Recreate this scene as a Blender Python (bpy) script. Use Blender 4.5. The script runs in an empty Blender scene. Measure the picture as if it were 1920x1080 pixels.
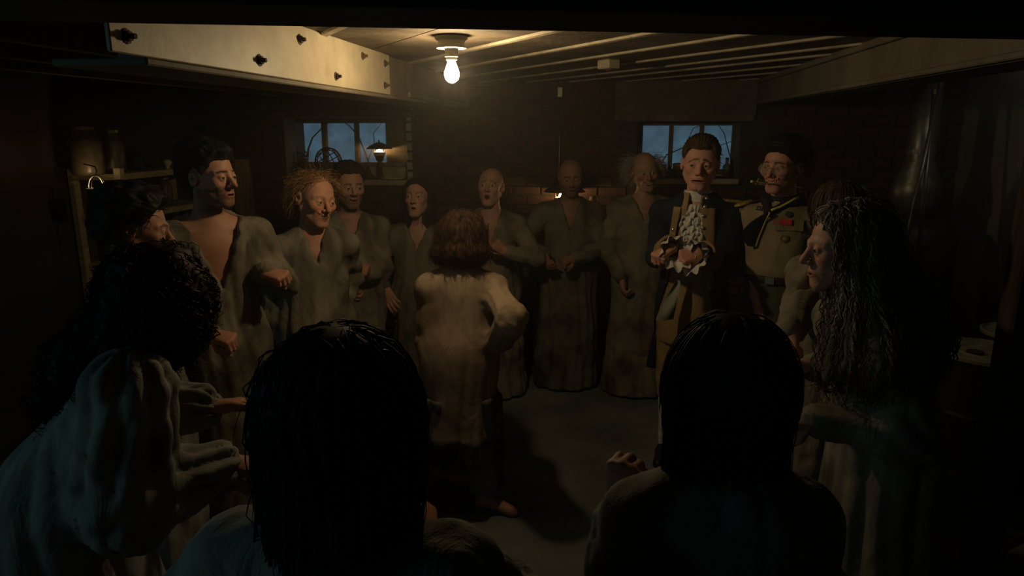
import bpy, math, random
import numpy as np

# ------------------------------------------------------------------ camera, sky, light, exposure
FPX, PITCH, CZ = 1300.0, math.radians(12.9), 1.85
sc = bpy.context.scene
col = sc.collection
cam_d = bpy.data.cameras.new('camera')
cam_d.sensor_width = 36.0
cam_d.lens = FPX / 1920 * 36
cam_d.clip_start = 0.02
cam = bpy.data.objects.new('camera', cam_d)
cam.location = (0, 0, CZ)
cam.rotation_euler = (math.pi / 2 - PITCH, 0, 0)
col.objects.link(cam)
sc.camera = cam

world = bpy.data.worlds.new('dusk_sky')
sc.world = world
world.use_nodes = True
wbg = world.node_tree.nodes['Background']
wbg.inputs[0].default_value = (0.28, 0.52, 0.67, 1)      # overcast blue dusk
wbg.inputs[1].default_value = 0.30

vs = sc.view_settings
vs.view_transform = 'Standard'
vs.look = 'None'
vs.gamma = 1
vs.use_curve_mapping = False
vs.exposure = 0.0
sc.cycles.use_denoising = True
sc.cycles.max_bounces = 4
sc.cycles.diffuse_bounces = 2
sc.cycles.glossy_bounces = 2
sc.cycles.transmission_bounces = 2
sc.cycles.transparent_max_bounces = 6
sc.cycles.volume_bounces = 0
sc.cycles.sample_clamp_indirect = 1.0

BULB_L = 290.0       # emission of the ceiling bulb
WARM = (1.0, 0.77, 0.43)

# ------------------------------------------------------------------ room frame (turned about 8 degrees from the lens)
RA = math.atan(0.14)
EX = np.array([math.cos(RA), -math.sin(RA), 0.0])
EY = np.array([math.sin(RA), math.cos(RA), 0.0])
EZ = np.array([0, 0, 1.0])
VB, UL, UR, VR, ZC = 5.41, -3.4, 2.45, -2.6, 2.2     # back wall, left, right, rear wall, ceiling
def room(u, v, z=0.0): return EX * u + EY * v + EZ * z
def ray(px, py):
    x = (px - 960) / FPX; v = (540 - py) / FPX
    return np.array([x, math.cos(PITCH) + v * math.sin(PITCH), -math.sin(PITCH) + v * math.cos(PITCH)])
CAM = np.array([0, 0, CZ])
def at(px, py, d):                     # a point d metres in front, measured along the floor
    r = ray(px, py); return CAM + r * (d / r[1])
def on_v(px, py, V):                   # (u, z) where the line of sight meets a wall of the room
    r = ray(px, py); t = V / r.dot(EY); p = CAM + r * t
    return p.dot(EX), p[2]
def on_z(px, py, z):
    r = ray(px, py); return CAM + r * ((z - CZ) / r[2])

# ------------------------------------------------------------------ object helpers
def link(o, parent=None):
    col.objects.link(o)
    if parent is not None: o.parent = parent
    return o
def tag(o, label=None, cat=None, group=None, kind=None):
    if label: o['label'] = label
    if cat: o['category'] = cat
    if group: o['group'] = group
    if kind: o['kind'] = kind
    return o
def empty(name, loc=(0, 0, 0), rz=0.0):
    o = bpy.data.objects.new(name, None); o.location = loc; o.rotation_euler = (0, 0, rz)
    o.empty_display_size = 0.1
    return link(o)
def mesh_np(name, V, Q, colr=None, smooth=True):
    """V Nx3, Q list/array of quads or tris"""
    me = bpy.data.meshes.new(name)
    V = np.asarray(V, np.float32)
    if isinstance(Q, np.ndarray):
        n, k = Q.shape
        me.vertices.add(len(V)); me.vertices.foreach_set('co', V.ravel())
        me.loops.add(n * k); me.loops.foreach_set('vertex_index', Q.astype(np.int32).ravel())
        me.polygons.add(n)
        me.polygons.foreach_set('loop_start', np.arange(0, n * k, k, dtype=np.int32))
        me.update(calc_edges=True)
    else:
        me.from_pydata(V.tolist(), [], Q); me.update()
    if smooth: me.polygons.foreach_set('use_smooth', np.ones(len(me.polygons), bool))
    if colr is not None:
        a = me.color_attributes.new('Col', 'FLOAT_COLOR', 'POINT')
        c = np.ones((len(V), 4), np.float32); c[:, :3] = colr
        a.data.foreach_set('color', c.ravel())
    return me
def obj(name, me, mat=None, parent=None, loc=None, rz=0.0):
    o = bpy.data.objects.new(name, me)
    if mat is not None and not me.materials: me.materials.append(mat)
    if loc is not None: o.location = loc
    o.rotation_euler = (0, 0, rz)
    return link(o, parent)

def rotz(a):
    c, s = math.cos(a), math.sin(a); return np.array([[c, -s, 0], [s, c, 0], [0, 0, 1.0]])
def rotx(a):
    c, s = math.cos(a), math.sin(a); return np.array([[1, 0, 0], [0, c, -s], [0, s, c.real]], float)
def roty(a):
    c, s = math.cos(a), math.sin(a); return np.array([[c, 0, s], [0, 1, 0], [-s, 0, c]])
def unit(v):
    v = np.asarray(v, float); return v / max(1e-9, np.linalg.norm(v))
RR = np.stack([EX, EY, EZ], 1)         # room axes as a matrix

class MB:
    """collects simple shapes into one mesh"""
    def __init__(s): s.v = []; s.f = []
    def add(s, V, Fs):
        n = len(s.v); s.v += [tuple(map(float, p)) for p in V]; s.f += [tuple(i + n for i in f) for f in Fs]; return s
    def box(s, c, size, R=None, bev=0.0):
        c = np.asarray(c, float); h = np.asarray(size, float) / 2
        R = np.eye(3) if R is None else R
        b = min(bev, h.min() * 0.45)
        if b <= 0:
            P = [(x, y, z) for x in (-1, 1) for y in (-1, 1) for z in (-1, 1)]
            V = [R @ (np.array(p) * h) + c for p in P]
            return s.add(V, [(0, 1, 3, 2), (4, 6, 7, 5), (0, 4, 5, 1), (2, 3, 7, 6), (0, 2, 6, 4), (1, 5, 7, 3)])
        V = []; idx = {}
        for x in (-1, 1):
            for y in (-1, 1):
                for z in (-1, 1):
                    for ax in range(3):
                        p = np.array([x, y, z]) * (h - b); p[ax] = (x, y, z)[ax] * h[ax]
                        idx[(x, y, z, ax)] = len(V); V.append(R @ p + c)
        Fs = []
        for ax in range(3):
            o1, o2 = [a for a in range(3) if a != ax]
            for sg in (-1, 1):
                q = []
                for a, b2 in ((-1, -1), (1, -1), (1, 1), (-1, 1)):
                    k = [0, 0, 0]; k[ax] = sg; k[o1] = a; k[o2] = b2; q.append(idx[(*k, ax)])
                Fs.append(tuple(q if (sg > 0) == (ax != 1) else q[::-1]))
        for ax in range(3):
            o1, o2 = [a for a in range(3) if a != ax]
            for a in (-1, 1):
                for b2 in (-1, 1):
                    k0 = [0, 0, 0]; k1 = [0, 0, 0]; k0[ax] = -1; k1[ax] = 1
                    for k in (k0, k1): k[o1] = a; k[o2] = b2
                    q = (idx[(*k0, o1)], idx[(*k1, o1)], idx[(*k1, o2)], idx[(*k0, o2)])
                    Fs.append(q)
        for x in (-1, 1):
            for y in (-1, 1):
                for z in (-1, 1): Fs.append(tuple(idx[(x, y, z, a)] for a in range(3)))
        return s.add(V, Fs)
    def lathe(s, prof, c=(0, 0, 0), seg=20, R=None):
        """prof: list of (r, z)"""
        R = np.eye(3) if R is None else R; c = np.asarray(c, float)
        V = []; Fs = []
        for r, z in prof:
            for k in range(seg):
                a = 2 * math.pi * k / seg; V.append(R @ np.array([r * math.cos(a), r * math.sin(a), z]) + c)
        for i in range(len(prof) - 1):
            for k in range(seg):
                k2 = (k + 1) % seg; Fs.append((i * seg + k, i * seg + k2, (i + 1) * seg + k2, (i + 1) * seg + k))
        Fs.append(tuple(range(seg))[::-1]); n = (len(prof) - 1) * seg; Fs.append(tuple(range(n, n + seg)))
        return s.add(V, Fs)
    def tube(s, pts, r, seg=6, closed=False):
        pts = [np.asarray(p, float) for p in pts]; n = len(pts)
        rs = r if isinstance(r, (list, tuple)) else [r] * n
        V = []; Fs = []; ref = None
        for i in range(n):
            t = unit(pts[(i + 1) % n if closed else min(i + 1, n - 1)] - pts[(i - 1) % n if closed else max(i - 1, 0)])
            if ref is None: ref = unit(np.cross(t, (0, 0, 1) if abs(t[2]) < .9 else (1, 0, 0)))
            ref = unit(ref - t * ref.dot(t)); b = np.cross(t, ref)
            for k in range(seg):
                a = 2 * math.pi * k / seg; V.append(pts[i] + rs[i] * (ref * math.cos(a) + b * math.sin(a)))
        for i in range(n if closed else n - 1):
            j = (i + 1) % n
            for k in range(seg):
                k2 = (k + 1) % seg; Fs.append((i * seg + k, i * seg + k2, j * seg + k2, j * seg + k))
        if not closed:
            Fs.append(tuple(range(seg))[::-1]); Fs.append(tuple(range((n - 1) * seg, n * seg)))
        return s.add(V, Fs)
    def grid(s, P):
        """P: array a x b x 3, a sheet"""
        a, b, _ = P.shape; V = P.reshape(-1, 3)
        return s.add(V, [(i * b + j, i * b + j + 1, (i + 1) * b + j + 1, (i + 1) * b + j) for i in range(a - 1) for j in range(b - 1)])
    def build(s, name, mat, parent=None, loc=None, smooth=False, rz=0.0):
        V = np.array(s.v)
        if loc is not None and parent is None: V = V - np.asarray(loc)
        elif parent is not None and parent.type == 'EMPTY': V = V - np.array(parent.location)
        elif parent is not None:
            b = parent.get('_base'); V = V - (np.array(b) if b is not None else 0)
        me = mesh_np(name, V, s.f, smooth=smooth)
        o = obj(name, me, mat, parent, loc if parent is None else None, rz)
        if parent is None and loc is not None: o['_base'] = [float(q) for q in loc]
        elif parent is not None: o['_base'] = list(parent.location) if parent.type == 'EMPTY' else parent.get('_base', [0.0, 0.0, 0.0])
        return o

# ------------------------------------------------------------------ materials
def _nodes(name):
    m = bpy.data.materials.new(name); m.use_nodes = True
    nt = m.node_tree; return m, nt, nt.nodes['Principled BSDF']
def noisy(name, c1, c2, scale=8.0, rough=0.8, bump=0.0, bscale=None, stretch=(1, 1, 1), metal=0.0, detail=6, contrast=(0.35, 0.65), rnd=0.0, spec=0.3, sheen=0.0):
    """two colours mixed by noise in object space, with fine relief"""
    m, nt, b = _nodes(name); N = nt.nodes; Lk = nt.links
    tc = N.new('ShaderNodeTexCoord'); mp = N.new('ShaderNodeMapping'); mp.inputs['Scale'].default_value = stretch
    Lk.new(tc.outputs['Object'], mp.inputs[0])
    nz = N.new('ShaderNodeTexNoise'); nz.inputs['Scale'].default_value = scale; nz.inputs['Detail'].default_value = detail
    nz.inputs['Roughness'].default_value = 0.65
    Lk.new(mp.outputs[0], nz.inputs['Vector'])
    cr = N.new('ShaderNodeValToRGB'); e = cr.color_ramp.elements
    e[0].position, e[1].position = contrast; e[0].color = (*c1, 1); e[1].color = (*c2, 1)
    Lk.new(nz.outputs['Fac'], cr.inputs[0]); out = cr.outputs[0]
    if rnd:
        oi = N.new('ShaderNodeObjectInfo'); hs = N.new('ShaderNodeHueSaturation')
        ma = N.new('ShaderNodeMapRange'); ma.inputs['To Min'].default_value = 1 - rnd; ma.inputs['To Max'].default_value = 1 + rnd
        Lk.new(oi.outputs['Random'], ma.inputs[0]); Lk.new(ma.outputs[0], hs.inputs['Value']); Lk.new(out, hs.inputs['Color']); out = hs.outputs[0]
    Lk.new(out, b.inputs['Base Color'])
    b.inputs['Roughness'].default_value = rough; b.inputs['Metallic'].default_value = metal
    b.inputs['Specular IOR Level'].default_value = spec
    if sheen: b.inputs['Sheen Weight'].default_value = sheen
    if bump:
        n2 = N.new('ShaderNodeTexNoise'); n2.inputs['Scale'].default_value = bscale or scale * 4; n2.inputs['Detail'].default_value = 4
        Lk.new(mp.outputs[0], n2.inputs['Vector'])
        bp = N.new('ShaderNodeBump'); bp.inputs['Strength'].default_value = bump; bp.inputs['Distance'].default_value = 0.01
        Lk.new(n2.outputs['Fac'], bp.inputs['Height']); Lk.new(bp.outputs[0], b.inputs['Normal'])
    return m
def emit(name, c, s):
    m, nt, b = _nodes(name)
    b.inputs['Base Color'].default_value = (*c, 1); b.inputs['Emission Color'].default_value = (*c, 1); b.inputs['Emission Strength'].default_value = s
    return m
def attr_mat(name, rough, spec=0.4, bump=0.0, bscale=120, sss=0.0):
    m, nt, b = _nodes(name); N = nt.nodes; Lk = nt.links
    a = N.new('ShaderNodeAttribute'); a.attribute_name = 'Col'
    nz = N.new('ShaderNodeTexNoise'); nz.inputs['Scale'].default_value = 22; nz.inputs['Detail'].default_value = 5
    tc = N.new('ShaderNodeTexCoord'); Lk.new(tc.outputs['Object'], nz.inputs['Vector'])
    mr = N.new('ShaderNodeMapRange'); mr.inputs['To Min'].default_value = 0.72; mr.inputs['To Max'].default_value = 1.25
    Lk.new(nz.outputs['Fac'], mr.inputs[0])
    mx = N.new('ShaderNodeVectorMath'); mx.operation = 'SCALE'
    Lk.new(a.outputs['Color'], mx.inputs[0]); Lk.new(mr.outputs[0], mx.inputs['Scale']); Lk.new(mx.outputs[0], b.inputs['Base Color'])
    b.inputs['Roughness'].default_value = rough; b.inputs['Specular IOR Level'].default_value = spec
    if bump:
        n2 = N.new('ShaderNodeTexNoise'); n2.inputs['Scale'].default_value = bscale; Lk.new(tc.outputs['Object'], n2.inputs['Vector'])
        bp = N.new('ShaderNodeBump'); bp.inputs['Strength'].default_value = bump; bp.inputs['Distance'].default_value = 0.003
        Lk.new(n2.outputs['Fac'], bp.inputs['Height']); Lk.new(bp.outputs[0], b.inputs['Normal'])
    return m
M = {}
M['floor'] = noisy('concrete_floor', (.11, .118, .108), (.25, .265, .25), 1.6, .85, .35, 40)
M['mortar'] = noisy('mortar', (.04, .030, .022), (.07, .054, .04), 9, .95, .5, 60)
M['brick'] = noisy('brick', (.05, .024, .017), (.09, .044, .03), 14, .9, .6, 70, rnd=.25)
M['plaster'] = noisy('plaster', (.085, .078, .06), (.16, .145, .11), 3, .9, .3, 30)
M['plain_wall'] = noisy('painted_block', (.13, .125, .105), (.21, .20, .17), 2, .85, .3, 50)
M['board'] = noisy('ceiling_board', (.06, .045, .028), (.16, .12, .08), 4, .8, .5, 40, stretch=(1, 1, 1))
M['lath'] = noisy('pale_strip', (.32, .26, .18), (.5, .42, .3), 10, .7, .3, 40)
M['beam'] = noisy('painted_beam', (.13, .105, .075), (.24, .20, .145), 2.5, .75, .25, 30, stretch=(1, 1, .4))
M['plate'] = noisy('pale_steel_plate', (.30, .24, .16), (.56, .47, .33), 3.0, .5, .12, 25, contrast=(.28, .62))
M['dark_steel'] = noisy('dark_steel', (.03, .028, .025), (.08, .07, .06), 12, .55, .2, 50, metal=.4)
M['black_beam'] = noisy('blackened_beam', (.03, .033, .034), (.055, .06, .06), 5, .7, .2, 30)
M['rust'] = noisy('rusty_iron', (.045, .028, .016), (.12, .075, .04), 18, .75, .5, 70, metal=.2)
M['galv'] = noisy('galvanised_metal', (.12, .12, .105), (.26, .25, .21), 10, .42, .15, 40, metal=.75)
M['wood'] = noisy('old_wood', (.10, .065, .035), (.24, .165, .09), 6, .75, .4, 30, stretch=(1, 6, 1))
M['pale_wood'] = noisy('pale_shelf_wood', (.30, .23, .13), (.48, .39, .24), 6, .7, .3, 30, stretch=(1, 1, 5))
M['dark_wood'] = noisy('dark_wood', (.035, .02, .012), (.085, .05, .03), 6, .7, .3, 30, stretch=(4, 4, .6))
M['frame'] = noisy('window_wood', (.11, .085, .05), (.22, .175, .11), 8, .75, .3, 40)
M['sill'] = noisy('limewashed_sill', (.34, .28, .19), (.58, .5, .36), 6, .85, .4, 40)
M['ceramic'] = noisy('glazed_ceramic', (.5, .42, .3), (.68, .6, .46), 5, .35)
M['green'] = noisy('green_cabinet_paint', (.03, .05, .032), (.06, .09, .058), 5, .6, .1, 30)
M['drum'] = noisy('drum_lid', (.16, .15, .09), (.30, .28, .18), 7, .5, .1, 30)
M['black'] = noisy('black_iron', (.010, .011, .012), (.025, .025, .027), 9, .5, .1, 30)
M['cardboard'] = noisy('cardboard', (.10, .07, .045), (.16, .115, .075), 6, .85)
M['white_enamel'] = noisy('white_enamel', (.55, .5, .4), (.7, .65, .52), 6, .3)
M['twig'] = noisy('twig', (.01, .012, .015), (.02, .022, .025), 8, .9)
def glassy(name, tint, dirt, fac):
    m, nt, b = _nodes(name); N = nt.nodes; Lk = nt.links
    out = N['Material Output']
    tr = N.new('ShaderNodeBsdfTransparent'); tr.inputs[0].default_value = (*tint, 1)
    b.inputs['Base Color'].default_value = (*dirt, 1); b.inputs['Roughness'].default_value = .35
    nz = N.new('ShaderNodeTexNoise'); nz.inputs['Scale'].default_value = 7; nz.inputs['Detail'].default_value = 8
    tc = N.new('ShaderNodeTexCoord'); Lk.new(tc.outputs['Object'], nz.inputs['Vector'])
    mr = N.new('ShaderNodeMapRange'); mr.inputs['From Min'].default_value = .3; mr.inputs['From Max'].default_value = .7
    mr.inputs['To Min'].default_value = fac * .5; mr.inputs['To Max'].default_value = fac * 1.5
    Lk.new(nz.outputs['Fac'], mr.inputs[0])
    mx = N.new('ShaderNodeMixShader'); Lk.new(mr.outputs[0], mx.inputs[0]); Lk.new(tr.outputs[0], mx.inputs[1]); Lk.new(b.outputs[0], mx.inputs[2])
    Lk.new(mx.outputs[0], out.inputs['Surface'])
    return m
M['pane'] = glassy('dusty_window_glass', (.9, .95, 1), (.35, .35, .34), .30)
M['jar'] = glassy('old_bottle_glass', (.55, .5, .35), (.16, .13, .08), .55)
M['clear'] = glassy('clear_glass', (.95, .93, .88), (.5, .45, .4), .15)
M['bulb'] = emit('lit_bulb', WARM, BULB_L)
# ================================================================== the room
# teal fill light added behind the camera, outside an added unseen left-wall window
al = bpy.data.lights.new('added_side_fill', 'AREA'); al.shape = 'RECTANGLE'; al.size = 1.5; al.size_y = 0.7
al.energy = 5.2; al.color = (.40, .86, 1.0)
alo = bpy.data.objects.new('added_side_fill', al); link(alo)
alo.location = tuple(room(UL - .3, -.2, 1.7)); alo.rotation_euler = (math.pi / 2, 0, -RA - math.pi / 2)

def slab(name, u0, u1, v0, v1, z0, z1, mat, parent=None, bev=0.0, kind='structure'):
    c = room((u0 + u1) / 2, (v0 + v1) / 2, (z0 + z1) / 2)
    mb = MB().box((0, 0, 0), (u1 - u0, v1 - v0, z1 - z0), None, bev)
    me = mesh_np(name, mb.v, mb.f, smooth=False)
    o = obj(name, me, mat, parent, tuple(c), -RA)
    if parent is not None:                      # parents here sit at the origin, unrotated
        o.location = tuple(c)
    elif kind: o['kind'] = kind
    return o
def rmb():                                       # an MB whose shapes are given in room coordinates
    return RMB()
class RMB(MB):
    def box(s, c, size, R=None, bev=0.0): return MB.box(s, room(*c), size, RR if R is None else RR @ R, bev)
    def tube(s, pts, r, seg=6, closed=False): return MB.tube(s, [room(*p) for p in pts], r, seg, closed)
    def lathe(s, prof, c=(0, 0, 0), seg=20, R=None): return MB.lathe(s, prof, room(*c), seg, RR if R is None else RR @ R)

slab('floor', UL - .3, UR + .3, VR - .3, VB + .8, -.15, 0, M['floor'])
# left, right and rear walls
def brick_mat():
    m, nt, b = _nodes('brick_courses'); N = nt.nodes; Lk = nt.links
    tc = N.new('ShaderNodeTexCoord'); mp = N.new('ShaderNodeMapping'); mp.inputs['Rotation'].default_value = (math.pi / 2, 0, math.pi / 2)
    Lk.new(tc.outputs['Object'], mp.inputs[0])
    bt = N.new('ShaderNodeTexBrick'); bt.inputs['Scale'].default_value = 1; bt.inputs['Brick Width'].default_value = .22; bt.inputs['Row Height'].default_value = .075
    bt.inputs['Mortar Size'].default_value = .006; bt.inputs['Color1'].default_value = (.045, .026, .019, 1); bt.inputs['Color2'].default_value = (.03, .018, .013, 1); bt.inputs['Mortar'].default_value = (.03, .025, .02, 1)
    Lk.new(mp.outputs[0], bt.inputs['Vector']); Lk.new(bt.outputs['Color'], b.inputs['Base Color'])
    bp = N.new('ShaderNodeBump'); bp.inputs['Strength'].default_value = .6; bp.inputs['Distance'].default_value = .01; bp.invert = True
    Lk.new(bt.outputs['Fac'], bp.inputs['Height']); Lk.new(bp.outputs[0], b.inputs['Normal']); b.inputs['Roughness'].default_value = .9
    return m
M['courses'] = brick_mat()
wl = empty('wall_left'); wl['kind'] = 'structure'
for a in ((.6, VB + .6, 0, ZC + .1), (VR - .3, -1.0, 0, ZC + .1), (-1.0, .6, 0, 1.3), (-1.0, .6, 2.08, ZC + .1)):
    slab('brick_panel', UL - .25, UL, a[0], a[1], a[2], a[3], M['courses'], wl)
w3 = empty('added_window', tuple(room(UL - .1, -.2, 1.3))); w3['kind'] = 'structure'  # window added out of view, framing the opening for the teal fill
f = RMB()
for v in (-.97, -.2, .57): f.box((UL - .1, v, 1.69), (.05, .05, .78), None, .004)
for z in (1.325, 2.055): f.box((UL - .1, -.2, z), (.05, 1.6, .05), None, .004)
f.build('window_frame', M['frame'], w3)
slab('wall_right', UR, UR + .25, VR - .3, VB + .6, 0, ZC + .1, M['plain_wall'])
slab('wall_rear', UL, UR, VR - .2, VR, 0, ZC + .1, M['plain_wall'])

# ---- back wall with two deep window openings
U1a, _ = on_v(534, 300, VB); U1b, _ = on_v(763, 300, VB)
Z1t = on_v(640, 219, VB)[1]; Z1b = on_v(700, 337, VB)[1]
U2a, _ = on_v(1193, 300, VB); U2b, _ = on_v(1386, 300, VB)
Z2t = on_v(1290, 226, VB)[1]; Z2b = on_v(1290, 334, VB)[1]
wb = empty('wall_back'); wb['kind'] = 'structure'
for a in ((UL, U1a, 0, ZC), (U1b, U2a, 0, ZC), (U2b, UR, 0, ZC), (U1a, U1b, 0, Z1b), (U1a, U1b, Z1t, ZC), (U2a, U2b, 0, Z2b), (U2a, U2b, Z2t, ZC)):
    slab('mortar_bed', a[0], a[1], VB + .012, VB + .40, a[2], a[3], M['mortar'], wb)
rng = random.Random(4)
BW, BH, BM = .212, .066, .009
variants = []
for k in range(5):
    mb = MB().box((0, 0, 0), (BW * rng.uniform(.975, 1), .05, BH * rng.uniform(.95, 1)), None, .005)
    me = mesh_np('brick', mb.v, mb.f, smooth=False); me.materials.append(M['brick']); variants.append(me)
slots = []
UP = on_v(1153, 200, VB)[0]; UQ = on_v(1418, 200, VB)[0]
zr = 0.0; row = 0
while zr < ZC - .02:
    u = UL + (row % 2) * (BW + BM) / 2
    while u < UR - .05:
        slots.append((u + BW / 2, zr + BH / 2)); u += BW + BM
    zr += BH + BM; row += 1
def clear_of(u, z):
    for a, b, c, d in ((U1a, U1b, Z1b, Z1t), (U2a, U2b, Z2b, Z2t), (UP, UQ, Z2t - .05, ZC + 1)):
        if a - BW / 2 - .004 < u < b + BW / 2 + .004 and c - BH / 2 < z < d + BH / 2: return False
    return u + BW / 2 < UR
slots = [s for s in slots if clear_of(*s)]
near = sorted(slots, key=lambda s: abs(s[1] - 1.62) * 1.0 + max(0, abs(s[0] + .4) - 2.2) * 2)[:300]
rest = [s for s in slots if s not in set(near)]
for u, z in near:
    o = obj('brick', rng.choice(variants), None, wb, tuple(room(u, VB + .018 - rng.uniform(0, .008), z)), -RA)
mb = RMB()
for u, z in rest: mb.box((u, VB + .016 - rng.uniform(0, .007), z), (BW, .05, BH), None, .004)
o = mb.build('brickwork', M['brick'], wb); o['kind'] = 'stuff'
# plaster patch over the second window
slab('plaster_patch', UP, UQ, VB - .012, VB + .05, Z2t, ZC, M['plaster'], wb)
# reveals and sills
for a, b, zb, zt in ((U1a, U1b, Z1b, Z1t), (U2a, U2b, Z2b, Z2t)):
    s = RMB(); s.box(((a + b) / 2, VB + .17, zb - .02), (b - a, .46, .04), None, .006)
    s.build('sill_slab', M['sill'], wb)
    s = RMB(); s.box(((a + b) / 2, VB + .2, zt + .02), (b - a + .16, .46, .05), None, .006)
    s.build('lintel', M['frame'], wb)
zz = Z1b + .0
while zz < Z1t - .02:                             # brick reveal beside the lamp
    s = RMB(); s.box((U1b + .02, VB + .16, zz + .036), (.05, .30, .066), None, .006); s.build('brick', M['sill'], wb)
    zz += .075
for s_, uu in ((1, U1a), (1, U2a), (-1, U2b)):
    zb, zt = (Z1b, Z1t) if uu == U1a else (Z2b, Z2t)
    s = RMB(); s.box((uu - s_ * .012, VB + .2, (zb + zt) / 2), (.03, .36, zt - zb)); s.build('reveal', M['plaster'], wb)

VW = VB + .27                                      # plane of the glass
def window(name, pxs, pyt, pyb, zb_open, ua, ub, zt_open):
    us = [on_v(p, 260, VW)[0] for p in pxs]       # pane edges in pairs
    zt = on_v(640, pyt, VW)[1]; zb = on_v(640, pyb, VW)[1]
    w = empty(name, tuple(room((us[0] + us[-1]) / 2, VW, zb))); w['kind'] = 'structure'
    f = RMB()
    f.box(((ua + ub) / 2, VW, (zt + zt_open) / 2 + .02), (ub - ua + .04, .05, zt_open - zt + .04), None, .004)
    f.box(((ua + us[0]) / 2 - .02, VW, (zb + zt) / 2), (us[0] - ua + .04, .05, zt - zb + .001), None, .004)
    f.box(((ub + us[-1]) / 2 + .02, VW, (zb + zt) / 2), (ub - us[-1] + .04, .05, zt - zb + .001), None, .004)
    f.box(((ua + ub) / 2, VW, zb - .018), (ub - ua + .04, .06, .036), None, .004)
    f.build('window_frame', M['frame'], w)
    f = RMB(); f.box(((ua + ub) / 2, VW + .02, (zb - .036 + zb_open) / 2), (ub - ua + .02, .05, zb - .036 - zb_open), None, 0)
    f.build('apron', M['sill'], w)
    for i in range(1, len(us) - 1, 2):
        f = RMB(); f.box(((us[i] + us[i + 1]) / 2, VW - .004, (zb + zt) / 2), (us[i + 1] - us[i], .04, zt - zb), None, .004); f.build('mullion', M['frame'], w)
    for i in range(0, len(us), 2):
        f = RMB(); f.box(((us[i] + us[i + 1]) / 2, VW + .005, (zb + zt) / 2), (us[i + 1] - us[i] + .01, .005, zt - zb + .01)); f.build('pane', M['pane'], w)
    return us, zb, zt
w1 = window('window_1', (550, 605, 614, 666, 674, 725), 231, 304, Z1b, U1a, U1b, Z1t)
w2 = window('window_2', (1205, 1254, 1262, 1311, 1319, 1372), 236, 312, Z2b, U2a, U2b, Z2t)

# bare shrubs outside the panes
def branch(pxs, r0, label, V=VB + .9):
    pts = []
    for i, (px, py) in enumerate(pxs):
        u, z = on_v(px, py, V + .06 * math.sin(i * 1.7)); pts.append((u, V + .06 * math.sin(i * 1.7), z))
    P = []
    for i in range(len(pts) - 1):
        for k in range(4):
            t = k / 4; P.append(tuple(a * (1 - t) + b * t for a, b in zip(pts[i], pts[i + 1])))
    P.append(pts[-1])
    mb = RMB().tube(P, [r0 * (1 - .6 * i / len(P)) for i in range(len(P))], 6)
    c = room(*pts[0]); return tag(mb.build('bare_branch', M['twig'], None, tuple(c), True), label, 'branch', 'bare branches outside the windows')
branch([(575, 330), (578, 280), (586, 258), (604, 240), (625, 222)], .010, 'thick dark branch curving up outside the left pane of the lamp window')
branch([(700, 330), (684, 285), (672, 255), (655, 236), (640, 226)], .009, 'dark branch arching across the middle pane of the lamp window')
branch([(690, 300), (702, 270), (700, 250), (720, 225)], .005, 'thin twig outside the right pane above the mushroom lamp')
branch([(1225, 330), (1250, 290), (1285, 275), (1330, 280), (1380, 262)], .006, 'slanting twig outside the window behind the blue-coated officer')
branch([(1300, 330), (1290, 262), (1300, 240), (1325, 232)], .005, 'thin looped twig in the middle pane behind the officer')
branch([(1380, 330), (1365, 280), (1358, 250), (1340, 225)], .006, 'twig outside the right pane behind the officer')

# ---- ceiling: diagonal boards with pale cover strips
cd = unit(np.array([-.485, .875, 0])); cn = np.array([cd[1], -cd[0], 0])     # along the boards, across them
line_px = [(780, 69), (973, 72.5), (1120, 80), (1211, 93), (1338, 98), (1250, 124.5), (1250, 134.5)]
offs = [on_z(px, py, ZC - .004).dot(cn) for px, py in line_px]
offs = sorted(offs)
step = (offs[-1] - offs[0]) / (len(offs) - 1)
ce = empty('ceiling'); ce['kind'] = 'structure'
o = slab('ceiling_deck', UL - .3, UR + .3, VR - .3, VB + .8, ZC + .012, ZC + .2, M['black'], ce)
full = [offs[0] - step * k for k in range(16, 0, -1)] + offs + [offs[-1] + step * k for k in range(1, 9)]
full.sort()
CR = np.stack([cn, cd, EZ], 1)
for i in range(len(full) - 1):
    a, b = full[i], full[i + 1]
    mb = MB().box(cn * (a + b) / 2 + cd * 2.6 + EZ * (ZC + .008), (b - a - .008, 11, .016), CR); mb.build('ceiling_board', M['board'], ce)
for i, a in enumerate(full[1:-1]):
    if abs(a - offs[0]) < 1e-6: continue          # the open joint by the bulb
    mb = MB().box(cn * a + cd * 2.6 + EZ * (ZC - .004), (.034, 11, .012), CR, .003); mb.build('cover_strip', M['lath'], ce)
# beams
def beam(name, u0, u1, v0, v1, z0, mat):
    return slab(name, u0, u1, v0, v1, z0, ZC, mat, None, .008)
# left beam: steel section, pale plate bolted to its near length
lb = empty('trim_1', tuple(room(-1.08, 3.5, 2.0))); lb['kind'] = 'structure'
f = RMB(); f.box((-1.125, 3.55, 2.105), (.07, 3.96, .19), None, .004); f.build('web', M['beam'], lb)
f = RMB(); f.box((-1.21, 3.55, 2.006), (.25, 3.96, .018), None, .004); f.build('bottom_flange', M['beam'], lb)
f = RMB(); f.box((-1.105, 4.6, 2.03), (.06, 1.7, .03), None, .004); f.build('lower_moulding', M['beam'], lb)
ve = at(730, 140, 3.52).dot(EY); vn = at(192, 70, 1.58).dot(EY)
f = RMB(); f.box((-1.083, (ve + vn) / 2, 2.107), (.012, ve - vn, .186), None, .003); pl = f.build('bolted_plate', M['plate'], lb)
UPL = -1.076
def on_u(px, py, U):
    r = ray(px, py); t = U / r.dot(EX); p = CAM + r * t; return p.dot(EY), p[2]
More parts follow.
